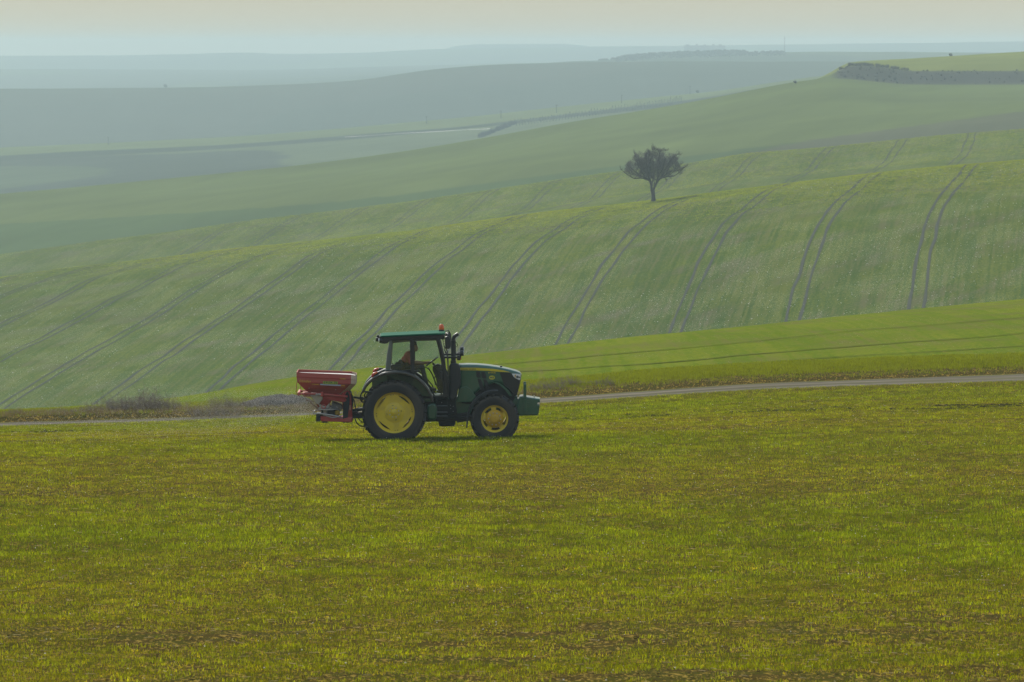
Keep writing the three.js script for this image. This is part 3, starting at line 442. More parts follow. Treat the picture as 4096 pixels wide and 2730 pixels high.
// running gear
part('rear_axle', [rod(0.16, 1.4, 'z', REAR[0], REAR[1], 0, 20), box(0.62, 0.62, 0.5, 0.02, REAR[1] + 0.06, 0, 0.06)], M.green, tractor);
part('front_axle', [box(0.2, 0.2, 1.4, FRONT[0], FRONT[1], 0, 0.04), rod(0.15, 0.2, 'z', FRONT[0], FRONT[1], 0.72, 18), rod(0.15, 0.2, 'z', FRONT[0], FRONT[1], -0.72, 18), box(0.5, 0.2, 0.34, FRONT[0] - 0.1, FRONT[1] + 0.2, 0, 0.05)], M.green, tractor);
part('chassis', [slab([[1100, 700], [1560, 720], [1660, 760], [2010, 700], [2060, 720], [2060, 800], [1700, 880], [1640, 930], [1250, 950], [1100, 930]], -0.26, 0.26, 0.03)], M.green, tractor);
part('transmission', [slab([[1050, 740], [1330, 740], [1330, 905], [1250, 945], [1050, 930]], -0.42, 0.42, 0.04), slab([[1350, 940], [1500, 935], [1505, 965], [1490, 988], [1360, 990]], -0.22, 0.3, 0.02)], M.matt, tractor);
for (const g of mirrored(smoothPts([[1255, 790], [1300, 770], [1335, 790], [1340, 880], [1330, 915], [1265, 915], [1250, 860], [1255, 790]], 30), 0.42, 0.78, 0.05)) part('fuel_tank', g, M.green, tractor);
part('sump', [slab([[1500, 900], [1660, 870], [1700, 900], [1690, 930], [1520, 955]], -0.2, 0.34, 0.03), slab([[1330, 900], [1620, 860], [1640, 880], [1640, 925], [1480, 945], [1330, 945]], -0.36, 0.36, 0.03)], M.iron, tractor);
for (const s of [1, -1]) {
  for (const [y, zz] of [[795, 0.70], [850, 0.74], [884, 0.78]]) part('step', box(0.3, 0.02, 0.18, ...q(1385, y), s * zz, 0.006), M.greyTrim, tractor);
  for (const x of [1340, 1432]) part('step_bracket', box(0.03, 0.46, 0.02, ...q(x, 800), s * 0.72), M.matt, tractor);
  for (const [x, y] of [[1382, 772], [1400, 800], [1367, 800], [1460, 795], [1485, 805], [1463, 826], [1435, 772], [1485, 850], [1300, 780]]) part('bolt', rod(0.008, 0.02, 'z', ...q(x, y), s * 0.44, 6), M.steel, tractor);
  part('side_frame', slab([[1340, 740], [1500, 740], [1520, 870], [1340, 890]], s > 0 ? 0.36 : -0.43, s > 0 ? 0.43 : -0.36, 0.01), M.matt, tractor);
}
part('drag_link', [tube([qz(1400, 905, 0.4), qz(1500, 890, 0.45), qz(1600, 872, 0.5)], 0.018), tube([qz(1330, 925, 0.3), qz(1480, 905, 0.4), qz(1660, 895, 0.5)], 0.022)], M.black, tractor);
// hood
const hoodSide = [[1536, 432], [1620, 430], [1700, 432], [1800, 441], [1900, 456], [1980, 473], [2050, 492], [2082, 506], [2092, 520], [2090, 545], [2084, 575], [2066, 650], [2050, 712], [2035, 722], [2010, 690], [1960, 640], [1905, 606], [1850, 600], [1790, 620], [1720, 660], [1660, 715], [1610, 765], [1515, 770], [1536, 640]];
part('hood', slab(hoodSide, -0.41, 0.41, 0.085, 5), M.green, tractor);
for (const s of [1, -1]) {
  const z = (a, b) => s > 0 ? [a, b] : [-b, -a], onSide = (pts, a = 0.404, b = 0.416) => slab(pts, ...z(a, b), 0.003, 1);
  part('hood_stripe', onSide([[1545, 460], [1700, 461], [1850, 471], [1940, 485], [1998, 501], [1900, 497], [1800, 489], [1700, 484], [1545, 482]], 0.408, 0.414), std([0.62, 0.5, 0.015], 0.45), tractor);
  part('grille', onSide([[1900, 500], [1998, 504], [2030, 545], [2088, 572], [2068, 640], [2050, 710], [2036, 714], [1985, 652], [1940, 615], [1922, 560]], 0.405, 0.419), M.black, tractor);
  for (const v of [[[1690, 492], [1722, 494], [1730, 548], [1698, 544]], [[1735, 495], [1766, 498], [1782, 555], [1745, 551]], [[1702, 560], [1730, 562], [1758, 660], [1735, 662], [1716, 610]], [[1752, 565], [1782, 568], [1806, 655], [1782, 657]]]) { const vent = part('side_vent', onSide(smoothPts([...v, v[0]], 20)), M.black, tractor); part('vent_mesh', onSide([[v[0][0] + 8, v[0][1] + 8], [v[1][0] - 5, v[1][1] + 8], [v[2][0] - 8, v[2][1] - 8], [v[3][0] + 6, v[3][1] - 8]], 0.414, 0.419), M.matt, vent); }
  part('hood_crease', onSide([[1830, 585], [1880, 592], [1930, 618], [1980, 665], [2012, 715], [1990, 712], [1950, 660], [1900, 615]], 0.405, 0.42), M.green, tractor);
  part('lower_panel', slab([[1545, 640], [1600, 625], [1640, 650], [1690, 720], [1650, 768], [1515, 770]], ...z(0.39, 0.43), 0.015), M.green, tractor);
  const lamp = part('headlight', onSide(smoothPts([[2010, 513], [2050, 514], [2088, 522], [2088, 548], [2082, 570], [2055, 560], [2030, 545], [2010, 513]], 26), 0.3, 0.424), M.lens, tractor);
  part('headlight_bulb', [rod(0.035, 0.02, 'z', ...q(2060, 542), s * 0.42, 16), rod(0.02, 0.02, 'z', ...q(2078, 546), s * 0.42, 12)], M.greyTrim, lamp);
  part('headlight_trim', [slab([[2034, 528], [2046, 518], [2050, 522], [2042, 550], [2036, 546]], ...z(0.424, 0.43), 0.001)], std([0.5, 0.36, 0.1], 0.5), lamp);
  film('hood_lettering', 0.4, 0.05, ...q(1624, 472), s * 0.4165, lettering(0.4, 0.05, (x, w, h) => words(x, 'JOHN DEERE', w / 2, h * 0.54, h * 0.86, w * 0.94, '#12241a'), 1200), tractor);
  film('model_lettering', 0.22, 0.06, ...q(1832, 504), s * 0.4185, lettering(0.22, 0.06, (x, w, h) => words(x, '6115 RC', w / 2, h / 2, h * 0.85, w * 0.9, '#cfb81a', 'italic bold'), 1200), tractor);
  film('dealer_sticker', 0.156, 0.12, ...q(1832, 548), s * 0.4185, lettering(0.156, 0.12, (x, w, h) => { x.fillStyle = '#b9b52a'; x.beginPath(); x.ellipse(w / 2, h / 2, w * 0.49, h * 0.44, 0, 0, 6.3); x.fill(); x.fillStyle = '#24405c'; x.beginPath(); x.ellipse(w * 0.36, h * 0.52, w * 0.2, h * 0.13, 0.2, 0, 6.3); x.fill(); x.fillStyle = '#4f5a24'; for (let i = 0; i < 4; i++) x.fillRect(w * (0.58 + 0.07 * i), h * 0.28, w * 0.045, h * 0.42); }, 1200), tractor);
}
part('engine_block', slab([[1560, 560], [1900, 560], [2030, 640], [2040, 770], [1700, 800], [1560, 780]], -0.3, 0.3, 0.03), M.matt, tractor);
part('nose_grille', [slab([[2070, 520], [2097, 524], [2090, 575], [2056, 712], [2040, 712]], -0.33, 0.33, 0.02)], M.black, tractor);
part('wiper_spray', box(0.06, 0.03, 0.1, ...q(1915, 452), 0.2, 0.01), M.black, tractor);
// front weight and its carrier
part('weight_carrier', [slab([[2010, 745], [2120, 735], [2130, 770], [2060, 820], [2010, 810]], -0.3, 0.3, 0.02)], M.green, tractor);
part('front_weight', slab([[2072, 740], [2082, 720], [2105, 716], [2180, 728], [2262, 740], [2266, 770], [2242, 772], [2240, 788], [2258, 792], [2260, 800], [2250, 872], [2240, 888], [2060, 892], [2050, 810]], -0.42, 0.42, 0.035, 3, [[[2130, 737], [2160, 741], [2176, 750], [2140, 752]]]), M.green, tractor);
for (const s of [1, -1]) part('weight_post', [box(0.072, 0.40, 0.07, ...q(2128, 672), s * 0.44, 0.015), box(0.085, 0.33, 0.05, ...q(2130, 800), s * 0.445, 0.01), rod(0.02, 0.05, 'z', ...q(2164, 778), s * 0.43, 10)], M.green, tractor);
part('weight_pin', rod(0.012, 0.08, 'y', ...q(2210, 722), 0.3, 8), M.steel, tractor); part('pin_chain', tube([qz(2245, 770, 0.3), qz(2258, 785, 0.3), qz(2250, 798, 0.3)], 0.006, 10, 5), M.steel, tractor);
// exhaust
part('muffler', [slab(smoothPts([[1448, 440], [1462, 422], [1500, 416], [1532, 424], [1546, 446], [1546, 630], [1530, 650], [1508, 740], [1455, 745], [1448, 640], [1448, 440]], 40), 0.4, 0.66, 0.07, 4)], std([0.018, 0.02, 0.022], 0.6), tractor);
part('exhaust_pipe', [rod(0.062, 0.62, 'y', ...q(1487, 320), 0.53, 20), tube([qz(1487, 225, 0.53), qz(1487, 200, 0.53), qz(1494, 180, 0.53), qz(1512, 165, 0.53), qz(1530, 155, 0.53)], 0.047, 20, 14), rod(0.075, 0.08, 'y', ...q(1487, 408), 0.53, 20)], std([0.016, 0.018, 0.02], 0.45), tractor);
part('exhaust_guard', [tube([qz(1503, 232, 0.58), qz(1520, 236, 0.6), qz(1524, 260, 0.6), qz(1510, 272, 0.58)], 0.006, 12, 5), box(0.03, 0.28, 0.02, ...q(1504, 300), 0.56)], M.matt, tractor);
// cab frame
for (const s of [1, -1]) {
  const z = (a, b) => s > 0 ? [a, b] : [-b, -a];
  part('front_pillar', slab([[1334, 190], [1362, 190], [1382, 270], [1408, 380], [1418, 480], [1448, 560], [1448, 720], [1408, 720], [1400, 560], [1388, 400], [1364, 275]], ...z(0.68, 0.76), 0.02), M.black, tractor);
  part('middle_pillar', slab([[1098, 200], [1128, 200], [1136, 480], [1130, 500], [1106, 490]], ...z(0.7, 0.765), 0.015), M.black, tractor);
  part('rear_pillar', slab([[916, 210], [944, 206], [938, 300], [925, 478], [878, 482], [892, 340]], ...z(0.66, 0.74), 0.02), std([0.1, 0.125, 0.13], 0.25, { clearcoat: 0.8 }), tractor);
  part('sill', slab([[1130, 478], [1190, 472], [1190, 490], [1140, 496]], ...z(0.72, 0.79), 0.01), M.black, tractor);
  part('quarter_window', slab([[940, 212], [1098, 205], [1106, 472], [930, 478]], ...z(0.715, 0.721), 0), M.glass, tractor);
  const door = part('door', slab([[1128, 198], [1342, 190], [1366, 280], [1390, 400], [1400, 560], [1408, 715], [1312, 716], [1288, 640], [1210, 545], [1128, 498]], ...z(0.715, 0.735), 0.006, 1, [[[1138, 206], [1332, 199], [1356, 285], [1380, 405], [1390, 560], [1396, 704], [1322, 706], [1296, 636], [1214, 536], [1138, 488]]]), M.black, tractor);
  part('door_glass', slab([[1136, 204], [1334, 197], [1358, 285], [1382, 405], [1392, 560], [1398, 706], [1320, 708], [1294, 638], [1212, 539], [1136, 490]], ...z(0.722, 0.728), 0), M.glass, door);
  part('door_handle', box(0.07, 0.2, 0.05, ...q(1376, 518), s * 0.75, 0.02), M.black, door);
  part('grab_rail', tube([qz(1405, 290, s * 0.76), qz(1428, 330, s * 0.83), qz(1440, 520, s * 0.83), qz(1440, 700, s * 0.8)], 0.013, 20, 6), M.black, tractor);
}
part('windscreen', (() => { const a = q(1352, 205), b = q(1402, 470), c = q(1425, 560); const g = new THREE.BufferGeometry(), v = []; const P = [a, b, c]; for (let i = 0; i < 2; i++) { const [x0, y0] = P[i], [x1, y1] = P[i + 1]; v.push(x0, y0, -0.68, x1, y1, -0.68, x1, y1, 0.68, x0, y0, -0.68, x1, y1, 0.68, x0, y0, 0.68); } g.setAttribute('position', new THREE.Float32BufferAttribute(v, 3)); g.computeVertexNormals(); return g; })(), M.glass, tractor);
part('rear_window', (() => { const a = q(922, 215), b = q(884, 475), v = [a[0], a[1], -0.64, a[0], a[1], 0.64, b[0], b[1], 0.64, a[0], a[1], -0.64, b[0], b[1], 0.64, b[0], b[1], -0.64], g = new THREE.BufferGeometry(); g.setAttribute('position', new THREE.Float32BufferAttribute(v, 3)); g.computeVertexNormals(); return g; })(), M.glass, tractor);
part('roof', slab([[832, 170], [850, 166], [960, 160], [1200, 149], [1340, 143], [1400, 146], [1412, 153], [1380, 160], [1200, 166], [980, 176], [880, 180], [840, 178]], -0.8, 0.8, 0.03, 4), std([0.008, 0.095, 0.052], 0.75, { specularIntensity: 0.25, ior: 1.25 }), tractor);
part('roof_trim', slab([[826, 172], [880, 178], [1200, 165], [1385, 156], [1404, 165], [1398, 195], [1340, 195], [1130, 202], [920, 212], [900, 235], [870, 240], [845, 225], [826, 190]], -0.76, 0.76, 0.02), M.black, tractor);
part('headliner', slab([[930, 212], [1330, 198], [1335, 212], [1130, 218], [940, 236]], -0.64, 0.64, 0.01), M.greyTrim, tractor);
for (const s of [1, -1]) {
  for (const [x, y, r] of [[828, 210, 0.05], [848, 214, 0.058]]) { const l = part('rear_work_lamp', [rod(r + 0.012, 0.07, 'x', ...q(x + 12, y + 2), s * (x < 840 ? 0.74 : 0.6), 16)], M.black, tractor); part('lamp_lens', rod(r, 0.02, 'x', ...q(x - 6, y), s * (x < 840 ? 0.74 : 0.6), 16), M.lens, l); }
  part('rear_marker_lamp', [box(0.07, 0.1, 0.12, ...q(806, 202), s * 0.66, 0.02), box(0.1, 0.02, 0.04, ...q(826, 196), s * 0.66)], M.black, tractor);
  part('mirror', slab(smoothPts([[1412, 172], [1440, 166], [1462, 190], [1464, 262], [1450, 278], [1424, 276], [1414, 240], [1412, 172]], 30), s > 0 ? 1.0 : -1.06, s > 0 ? 1.06 : -1.0, 0.02), M.black, tractor);
  part('mirror_arm', tube([qz(1408, 158, s * 0.72), qz(1425, 148, s * 0.85), qz(1442, 152, s * 1.0), qz(1462, 190, s * 1.03)], 0.013, 16, 6), M.black, tractor);
  part('front_roof_lamp', [box(0.1, 0.12, 0.14, ...q(1392, 182), s * 0.6, 0.03)], M.black, tractor);
  part('lamp_bracket', [box(0.44, 0.05, 0.05, ...q(1475, 362), s * 0.72, 0.01), rod(0.02, 0.3, 'z', ...q(1545, 362), s * 0.8, 8)], M.black, tractor);
  const l2 = part('side_work_lamp', [rod(0.07, 0.09, 'x', ...q(1562, 320), s * 0.92, 18, 0.075), box(0.03, 0.1, 0.03, ...q(1552, 345), s * 0.92)], M.black, tractor); part('lamp_lens', rod(0.062, 0.012, 'x', ...q(1580, 320), s * 0.92, 18), M.lens, l2);
  const l3 = part('turn_signal', box(0.09, 0.12, 0.14, ...q(1535, 364), s * 0.86, 0.02), M.black, tractor); part('signal_lens', [box(0.03, 0.1, 0.12, ...q(1553, 360), s * 0.86, 0.012)], M.amber, l3);
}
part('wiper', [tube([qz(1392, 205, 0.1), qz(1398, 240, 0.2), qz(1415, 330, 0.4)], 0.008, 12, 5)], M.matt, tractor);
const beacon = part('beacon_base', [rod(0.07, 0.045, 'y', ...q(1380, 124), 0.5, 20), rod(0.055, 0.04, 'y', ...q(1380, 112), 0.5, 20)], M.black, tractor);
{ const g = new THREE.LatheGeometry([[0.066, 0], [0.068, 0.06], [0.062, 0.11], [0.045, 0.14], [0.02, 0.152], [0, 0.154]].map(([r, y]) => new THREE.Vector2(r, y)), 24); g.translate(...q(1380, 120), 0.5); part('beacon_dome', g, M.amber, beacon); }
// inside the cab
part('cab_floor', [box(1.1, 0.06, 1.4, ...q(1240, 720), 0, 0.02), slab([[880, 478], [930, 470], [1130, 480], [1150, 540], [1090, 720], [900, 720]], -0.66, 0.66, 0.03)], M.matt, tractor);
part('seat', [box(0.46, 0.12, 0.5, ...q(1095, 480), 0, 0.05), box(0.12, 0.3, 0.46, ...q(1012, 448), 0, 0.05), box(0.3, 0.35, 0.34, ...q(1090, 560), 0, 0.05)], M.rubberSeat, tractor);
part('armrest_console', [box(0.5, 0.09, 0.16, ...q(1110, 455), -0.36, 0.03), box(0.3, 0.3, 0.2, ...q(1050, 500), -0.42, 0.03), box(0.34, 0.14, 0.2, ...q(985, 452), 0.5, 0.04), rod(0.012, 0.14, 'y', ...q(942, 440), 0.5, 8), box(0.2, 0.1, 0.12, ...q(1000, 425), 0.44, 0.04)], M.matt, tractor);
part('dashboard', [slab([[1300, 452], [1345, 430], [1385, 445], [1400, 520], [1395, 690], [1350, 690], [1330, 560], [1300, 490]], -0.22, 0.2, 0.03), slab([[1320, 460], [1365, 440], [1385, 480], [1350, 520]], -0.3, 0.3, 0.02)], M.matt, tractor);
{ const c = q(1292, 412), g = new THREE.TorusGeometry(0.19, 0.016, 8, 32); g.rotateX(Math.PI / 2); g.rotateZ(Math.atan2(65, 85)); g.translate(c[0], c[1], 0); part('steering_wheel', [g, tube([[c[0], c[1], -0.18], [c[0] + 0.02, c[1] - 0.03, 0], [c[0], c[1], 0.18]], 0.012, 8, 6), tube([[c[0] + 0.03, c[1] - 0.04, 0], qz(1318, 450, 0), qz(1335, 500, 0)], 0.03, 8, 8)], M.black, tractor); }
part('door_brace', [tube([qz(1260, 455, 0.6), qz(1295, 510, 0.62), qz(1340, 620, 0.62), qz(1385, 695, 0.62)], 0.02, 16, 6), tube([qz(1150, 455, 0.62), qz(1240, 452, 0.62), qz(1268, 470, 0.62)], 0.014, 12, 6)], M.matt, tractor);
part('control_lever', [tube([qz(1325, 620, 0.3), qz(1318, 560, 0.3), qz(1330, 520, 0.3)], 0.014, 8, 6), box(0.1, 0.05, 0.1, ...q(1352, 672), 0.25, 0.02), box(0.1, 0.05, 0.1, ...q(1345, 676), -0.1, 0.02)], M.black, tractor);
part('rear_view_mirror', box(0.06, 0.05, 0.16, ...q(1148, 235), 0.3, 0.02), M.black, tractor);
// fenders and lamps on them
for (const s of [1, -1]) {
  const out = smoothPts([[663, 672], [700, 600], [760, 540], [850, 496], [960, 479], [1060, 486], [1150, 520], [1220, 575], [1270, 640], [1300, 700], [1312, 752]], 40), inn = smoothPts([[1292, 752], [1278, 704], [1250, 650], [1200, 590], [1140, 545], [1050, 512], [960, 504], [860, 520], [775, 562], [715, 622], [690, 668], [672, 680]], 40);
  part('rear_fender', slab([...out, ...inn], s > 0 ? 0.62 : -1.08, s > 0 ? 1.08 : -0.62, 0.03, 4), M.fender, tractor);
  part('fender_panel', slab([...smoothPts([[760, 562], [850, 514], [960, 497], [1060, 505], [1140, 538], [1205, 590], [1255, 655], [1290, 730]], 30), [1290, 760], [1100, 760], [900, 700], [760, 620]], s > 0 ? 0.62 : -0.66, s > 0 ? 0.66 : -0.62, 0.01), M.green, tractor);
  const tl = part('tail_light', slab(smoothPts([[762, 540], [757, 515], [772, 496], [800, 487], [830, 486], [852, 492], [820, 510], [790, 527], [762, 540]], 30), s > 0 ? 0.84 : -1.0, s > 0 ? 1.0 : -0.84, 0.03, 3), M.black, tractor);
  part('tail_light_lens', slab(smoothPts([[760, 538], [756, 514], [771, 495], [800, 486], [812, 488], [790, 508], [775, 528], [760, 538]], 30), s > 0 ? 0.83 : -1.01, s > 0 ? 1.01 : -0.83, 0.03, 3), M.red, tl);
  part('tail_light_amber', slab([[785, 494], [812, 487], [816, 492], [796, 506], [784, 516]], s > 0 ? 0.82 : -1.016, s > 0 ? 1.016 : -0.82, 0.01, 2), M.amber, tl);
  const fo = smoothPts([[1886, 652], [1840, 650], [1780, 662], [1710, 700], [1660, 750], [1622, 820], [1606, 890], [1604, 950], [1600, 986]], 30), fi = smoothPts([[1612, 984], [1618, 940], [1622, 890], [1640, 825], [1675, 765], [1722, 716], [1785, 680], [1842, 668], [1884, 662]], 30);
  part('front_fender', slab([...fo, ...fi], s > 0 ? 0.7 : -1.06, s > 0 ? 1.06 : -0.7, 0.008, 2), std([0.02, 0.023, 0.027], 0.6), tractor);
  part('fender_stay', tube([qz(1700, 705, s * 0.85), qz(1740, 760, s * 0.72), qz(1800, 860, s * 0.6)], 0.018, 10, 6), M.matt, tractor);
}
// rear linkage and hoses
for (const s of [1, -1]) part('lift_arm', [slab([[600, 872], [690, 876], [800, 890], [800, 915], [680, 915], [590, 912]], s > 0 ? 0.36 : -0.42, s > 0 ? 0.42 : -0.36, 0.01), tube([qz(700, 885, s * 0.4), qz(760, 780, s * 0.36), qz(800, 690, s * 0.3)], 0.022, 8, 8)], M.matt, tractor);
part('top_link', [tube([qz(590, 732, 0), qz(650, 742, 0), qz(760, 755, 0)], 0.028, 10, 10), rod(0.05, 0.1, 'z', ...q(664, 745), 0, 12)], M.iron, tractor);
part('hydraulic_hose', [tube([qz(760, 690, 0.2), qz(690, 676, 0.3), qz(662, 694, 0.4), qz(655, 735, 0.4), qz(672, 768, 0.3), qz(720, 772, 0.2)], 0.02, 24, 7), tube([qz(770, 684, 0.1), qz(705, 684, 0.25), qz(690, 710, 0.3), qz(700, 740, 0.25), qz(760, 740, 0.1)], 0.016, 24, 7), tube([qz(590, 745, 0.15), qz(605, 800, 0.2), qz(612, 860, 0.2), qz(630, 910, 0.2), qz(660, 945, 0.2), qz(720, 958, 0.2)], 0.012, 30, 6), tube([qz(604, 915, 0.25), qz(618, 950, 0.28), qz(650, 982, 0.28), qz(700, 992, 0.2)], 0.016, 24, 7)], M.black, tractor);
part('drawbar', [box(0.3, 0.06, 0.12, ...q(730, 985), 0, 0.01), box(0.05, 0.16, 0.06, ...q(705, 1000), 0.1, 0.01), tube([qz(690, 1000, 0.1), qz(680, 1018, 0.1), qz(679, 1040, 0.1)], 0.008, 8, 5)], M.iron, tractor);
// ------------------------------------------------------------------ the fertiliser spreader carried on the tractor's linkage
const spreader = thing('fertiliser_spreader', 'dusty red fertiliser spreader carried behind the tractor', 'spreader');
{
  const redTex = dusty([0.43, 0.042, 0.036], [0.4, 0.22, 0.18], 321, 0.3); redTex.repeat.set(0.7, 0.7);
  const red = std([1, 1, 1], 0.6, { map: redTex }), darkRed = std([0.36, 0.042, 0.036], 0.7), cream = std([1, 1, 1], 0.75, { map: dusty([0.75, 0.62, 0.46], [0.5, 0.36, 0.28], 323, 0.4) }), grey = std([1, 1, 1], 0.5, { map: dusty([0.34, 0.33, 0.3], [0.5, 0.46, 0.4], 325, 0.7), metalness: 0.2 }), pale = std([0.45, 0.44, 0.42], 0.5, { metalness: 0.4 });
  // the hopper: an open box on a rim, narrowing downwards on all four sides to two outlets
  const ring = (pts) => pts;                                                         // x0, x1, y, half depth at x0 and x1
  const L = [[86, 572, 495, 516, 0.70, 0.70], [86, 573, 536, 556, 0.70, 0.70], [86, 573, 541, 561, 0.69, 0.69], [92, 572, 582, 596, 0.68, 0.68], [152, 520, 650, 652, 0.5, 0.5], [190, 462, 682, 700, 0.36, 0.36]];
  const corners = ([x0, x1, y0, y1, z0, z1]) => { const a = q(x0, y0), b = q(x1, y1), o = 0.125; return [[a[0], a[1], z0], [b[0], b[1], z1], [b[0] + o, b[1] - 0.03, z1 - 0.12], [b[0] + o, b[1] - 0.03, -z1 + 0.12], [b[0], b[1], -z1], [a[0], a[1], -z0]]; };
  const face = (i, j) => { const v = []; for (let k = 0; k + 1 < L.length; k++) { const A = corners(L[k]), B = corners(L[k + 1]); v.push(...B[i], ...B[j], ...A[j], ...B[i], ...A[j], ...A[i]); } const g = new THREE.BufferGeometry(); g.setAttribute('position', new THREE.Float32BufferAttribute(v, 3)); g.computeVertexNormals(); return g; };
  part('hopper', [face(0, 1), face(4, 5), face(5, 0)], red, spreader);
  part('hopper_end', [face(1, 2), face(2, 3), face(3, 4)], cream, spreader).userData.label = 'cream dusted end panel of the hopper';
  { const C = corners(L[0]), v = []; for (let i = 0; i < 6; i++) { const a = C[i], b = C[(i + 1) % 6], m = (p) => [p[0] * 0.985 - 0.02, p[1] + 0.004, p[2] * 0.96]; v.push(a[0], a[1] + 0.006, a[2], b[0], b[1] + 0.006, b[2], ...m(b), a[0], a[1] + 0.006, a[2], ...m(b), ...m(a)); } const g = new THREE.BufferGeometry(); g.setAttribute('position', new THREE.Float32BufferAttribute(v, 3)); g.computeVertexNormals(); part('hopper_rim', g, darkRed, spreader); }
  { const C = corners([98, 560, 512, 532, 0.66, 0.66]), s = new THREE.BufferGeometry(), v = [], c = [(C[0][0] + C[1][0]) / 2, C[0][1] + 0.12, 0]; for (let i = 0; i < 6; i++) v.push(...c, ...C[i], ...C[(i + 1) % 6]); s.setAttribute('position', new THREE.Float32BufferAttribute(v.map((x, i) => i % 3 === 1 ? Math.min(x, q(0, 520)[1]) : x), 3)); s.computeVertexNormals(); part('fertiliser', s, std([0.6, 0.58, 0.54], 0.9), spreader); }
  // crimped bands and bolts on the two long sides
  for (const s of [1, -1]) {
    const band = (y0, y1, z, mat) => { const a = q(88, y0), b = q(570, y1), g = new THREE.BoxGeometry(b[0] - a[0], 0.018, 0.012); g.rotateZ(Math.atan2(b[1] - a[1], b[0] - a[0])); g.translate((a[0] + b[0]) / 2, (a[1] + b[1]) / 2, s * z); part('hopper_seam', g, mat, spreader); };
    band(536, 556, 0.703, darkRed); band(582, 597, 0.683, darkRed);
    for (const [x, y] of [[196, 640], [434, 654]]) part('hopper_bolt', rod(0.012, 0.03, 'z', ...q(x, y), s * 0.56, 6), pale, spreader);
    const put = (name, w, h, x, y, z, draw, tilt = -0.04) => film(name, w, h, ...q(x, y), s * z, lettering(w, h, draw, 700), spreader, s * tilt);
    const Y = '#cf9a2c', lean = -0.04;
    put('maker_lettering', 0.34, 0.15, 160, 579, 0.706, (x, w, h) => { words(x, 'Dönder', w * 0.5, h * 0.42, h * 0.62, w * 0.92, Y, 'italic bold'); x.strokeStyle = '#b3341f'; x.lineWidth = h * 0.05; x.beginPath(); x.ellipse(w * 0.45, h * 0.66, w * 0.26, h * 0.2, 0, 0.2, 2.9); x.stroke(); });
    put('size_lettering', 0.17, 0.055, 496, 553, 0.712, (x, w, h) => words(x, '1200', w / 2, h / 2, h * 0.95, w * 0.95, Y));
    put('type_lettering', 0.2, 0.045, 256, 604, 0.69, (x, w, h) => words(x, 'STANDART', w / 2, h / 2, h * 0.9, w * 0.95, Y));
    put('number_lettering', 0.12, 0.07, 500, 616, 0.69, (x, w, h) => { words(x, '900', w / 2, h * 0.4, h * 0.7, w * 0.8, Y); x.fillStyle = Y; x.fillRect(0, h * 0.9, w, h * 0.08); });
    put('dealer_plate', 0.38, 0.075, 388, 589, 0.7, (x, w, h) => { x.fillStyle = '#8e9a3c'; x.fillRect(0, 0, w, h); words(x, 'ÇELİK  İŞ', w / 2, h * 0.42, h * 0.7, w * 0.92, '#16321f'); x.fillStyle = '#5a6a2c'; x.fillRect(w * 0.34, h * 0.8, w * 0.5, h * 0.08); }, -0.03);
    put('white_strip', 0.53, 0.036, 389, 608, 0.694, (x, w, h) => { x.fillStyle = '#9aa3b4'; x.fillRect(0, 0, w, h); }, -0.05);
  }
  // frame and folding shaft below the hopper
  part('frame_tube', [tube([qz(92, 690, 0.62), qz(160, 688, 0.62), qz(280, 692, 0.6), qz(420, 702, 0.58), qz(540, 716, 0.55)], 0.026, 20, 8), tube([qz(92, 690, -0.62), qz(280, 692, -0.6), qz(540, 716, -0.55)], 0.026, 16, 8), box(0.07, 0.09, 1.3, ...q(104, 690), 0, 0.02), box(0.08, 0.12, 0.1, ...q(312, 692), 0.6, 0.02)], red, spreader);
  part('shaft_sleeve', [tube([qz(255, 694, 0.63), qz(312, 692, 0.63)], 0.02, 4, 8)], pale, spreader);
  part('front_frame', [slab([[318, 708], [525, 716], [540, 750], [520, 770], [318, 738]], -0.5, 0.5, 0.02), slab([[488, 690], [540, 660], [570, 690], [585, 940], [560, 950], [500, 940], [495, 800]], 0.3, 0.42, 0.02), slab([[488, 690], [540, 660], [570, 690], [585, 940], [560, 950], [500, 940], [495, 800]], -0.42, -0.3, 0.02)], darkRed, spreader);
  part('rear_rail', [tube([qz(88, 585, 0.66), qz(84, 640, 0.66), qz(82, 690, 0.66)], 0.009, 8, 6), tube([qz(120, 610, 0.5), qz(118, 690, 0.5)], 0.006, 4, 5)], red, spreader);
  part('lamp_board', slab([[130, 692], [200, 694], [215, 718], [150, 716]], -0.6, 0.6, 0.01), std([0.3, 0.09, 0.06], 0.7), spreader);
  // outlets, chutes and discs
  part('outlet_cone', both((s) => { const g = new THREE.CylinderGeometry(0.36, 0.1, 0.36, 4, 1); g.rotateY(Math.PI / 4); g.scale(1.15, 1, 0.8); g.translate(q(318, 775)[0], q(318, 775)[1], s * 0.28); return g; }), red, spreader);
  part('chute', [slab([[205, 700], [318, 706], [318, 740], [280, 790], [255, 780], [225, 735]], 0.2, 0.5, 0.02), slab([[205, 700], [318, 706], [318, 740], [280, 790], [255, 780], [225, 735]], -0.5, -0.2, 0.02), slab([[268, 770], [300, 805], [350, 805], [380, 770], [372, 825], [300, 828]], 0.16, 0.44, 0.02), slab([[268, 770], [300, 805], [350, 805], [380, 770], [372, 825], [300, 828]], -0.44, -0.16, 0.02)], grey, spreader);
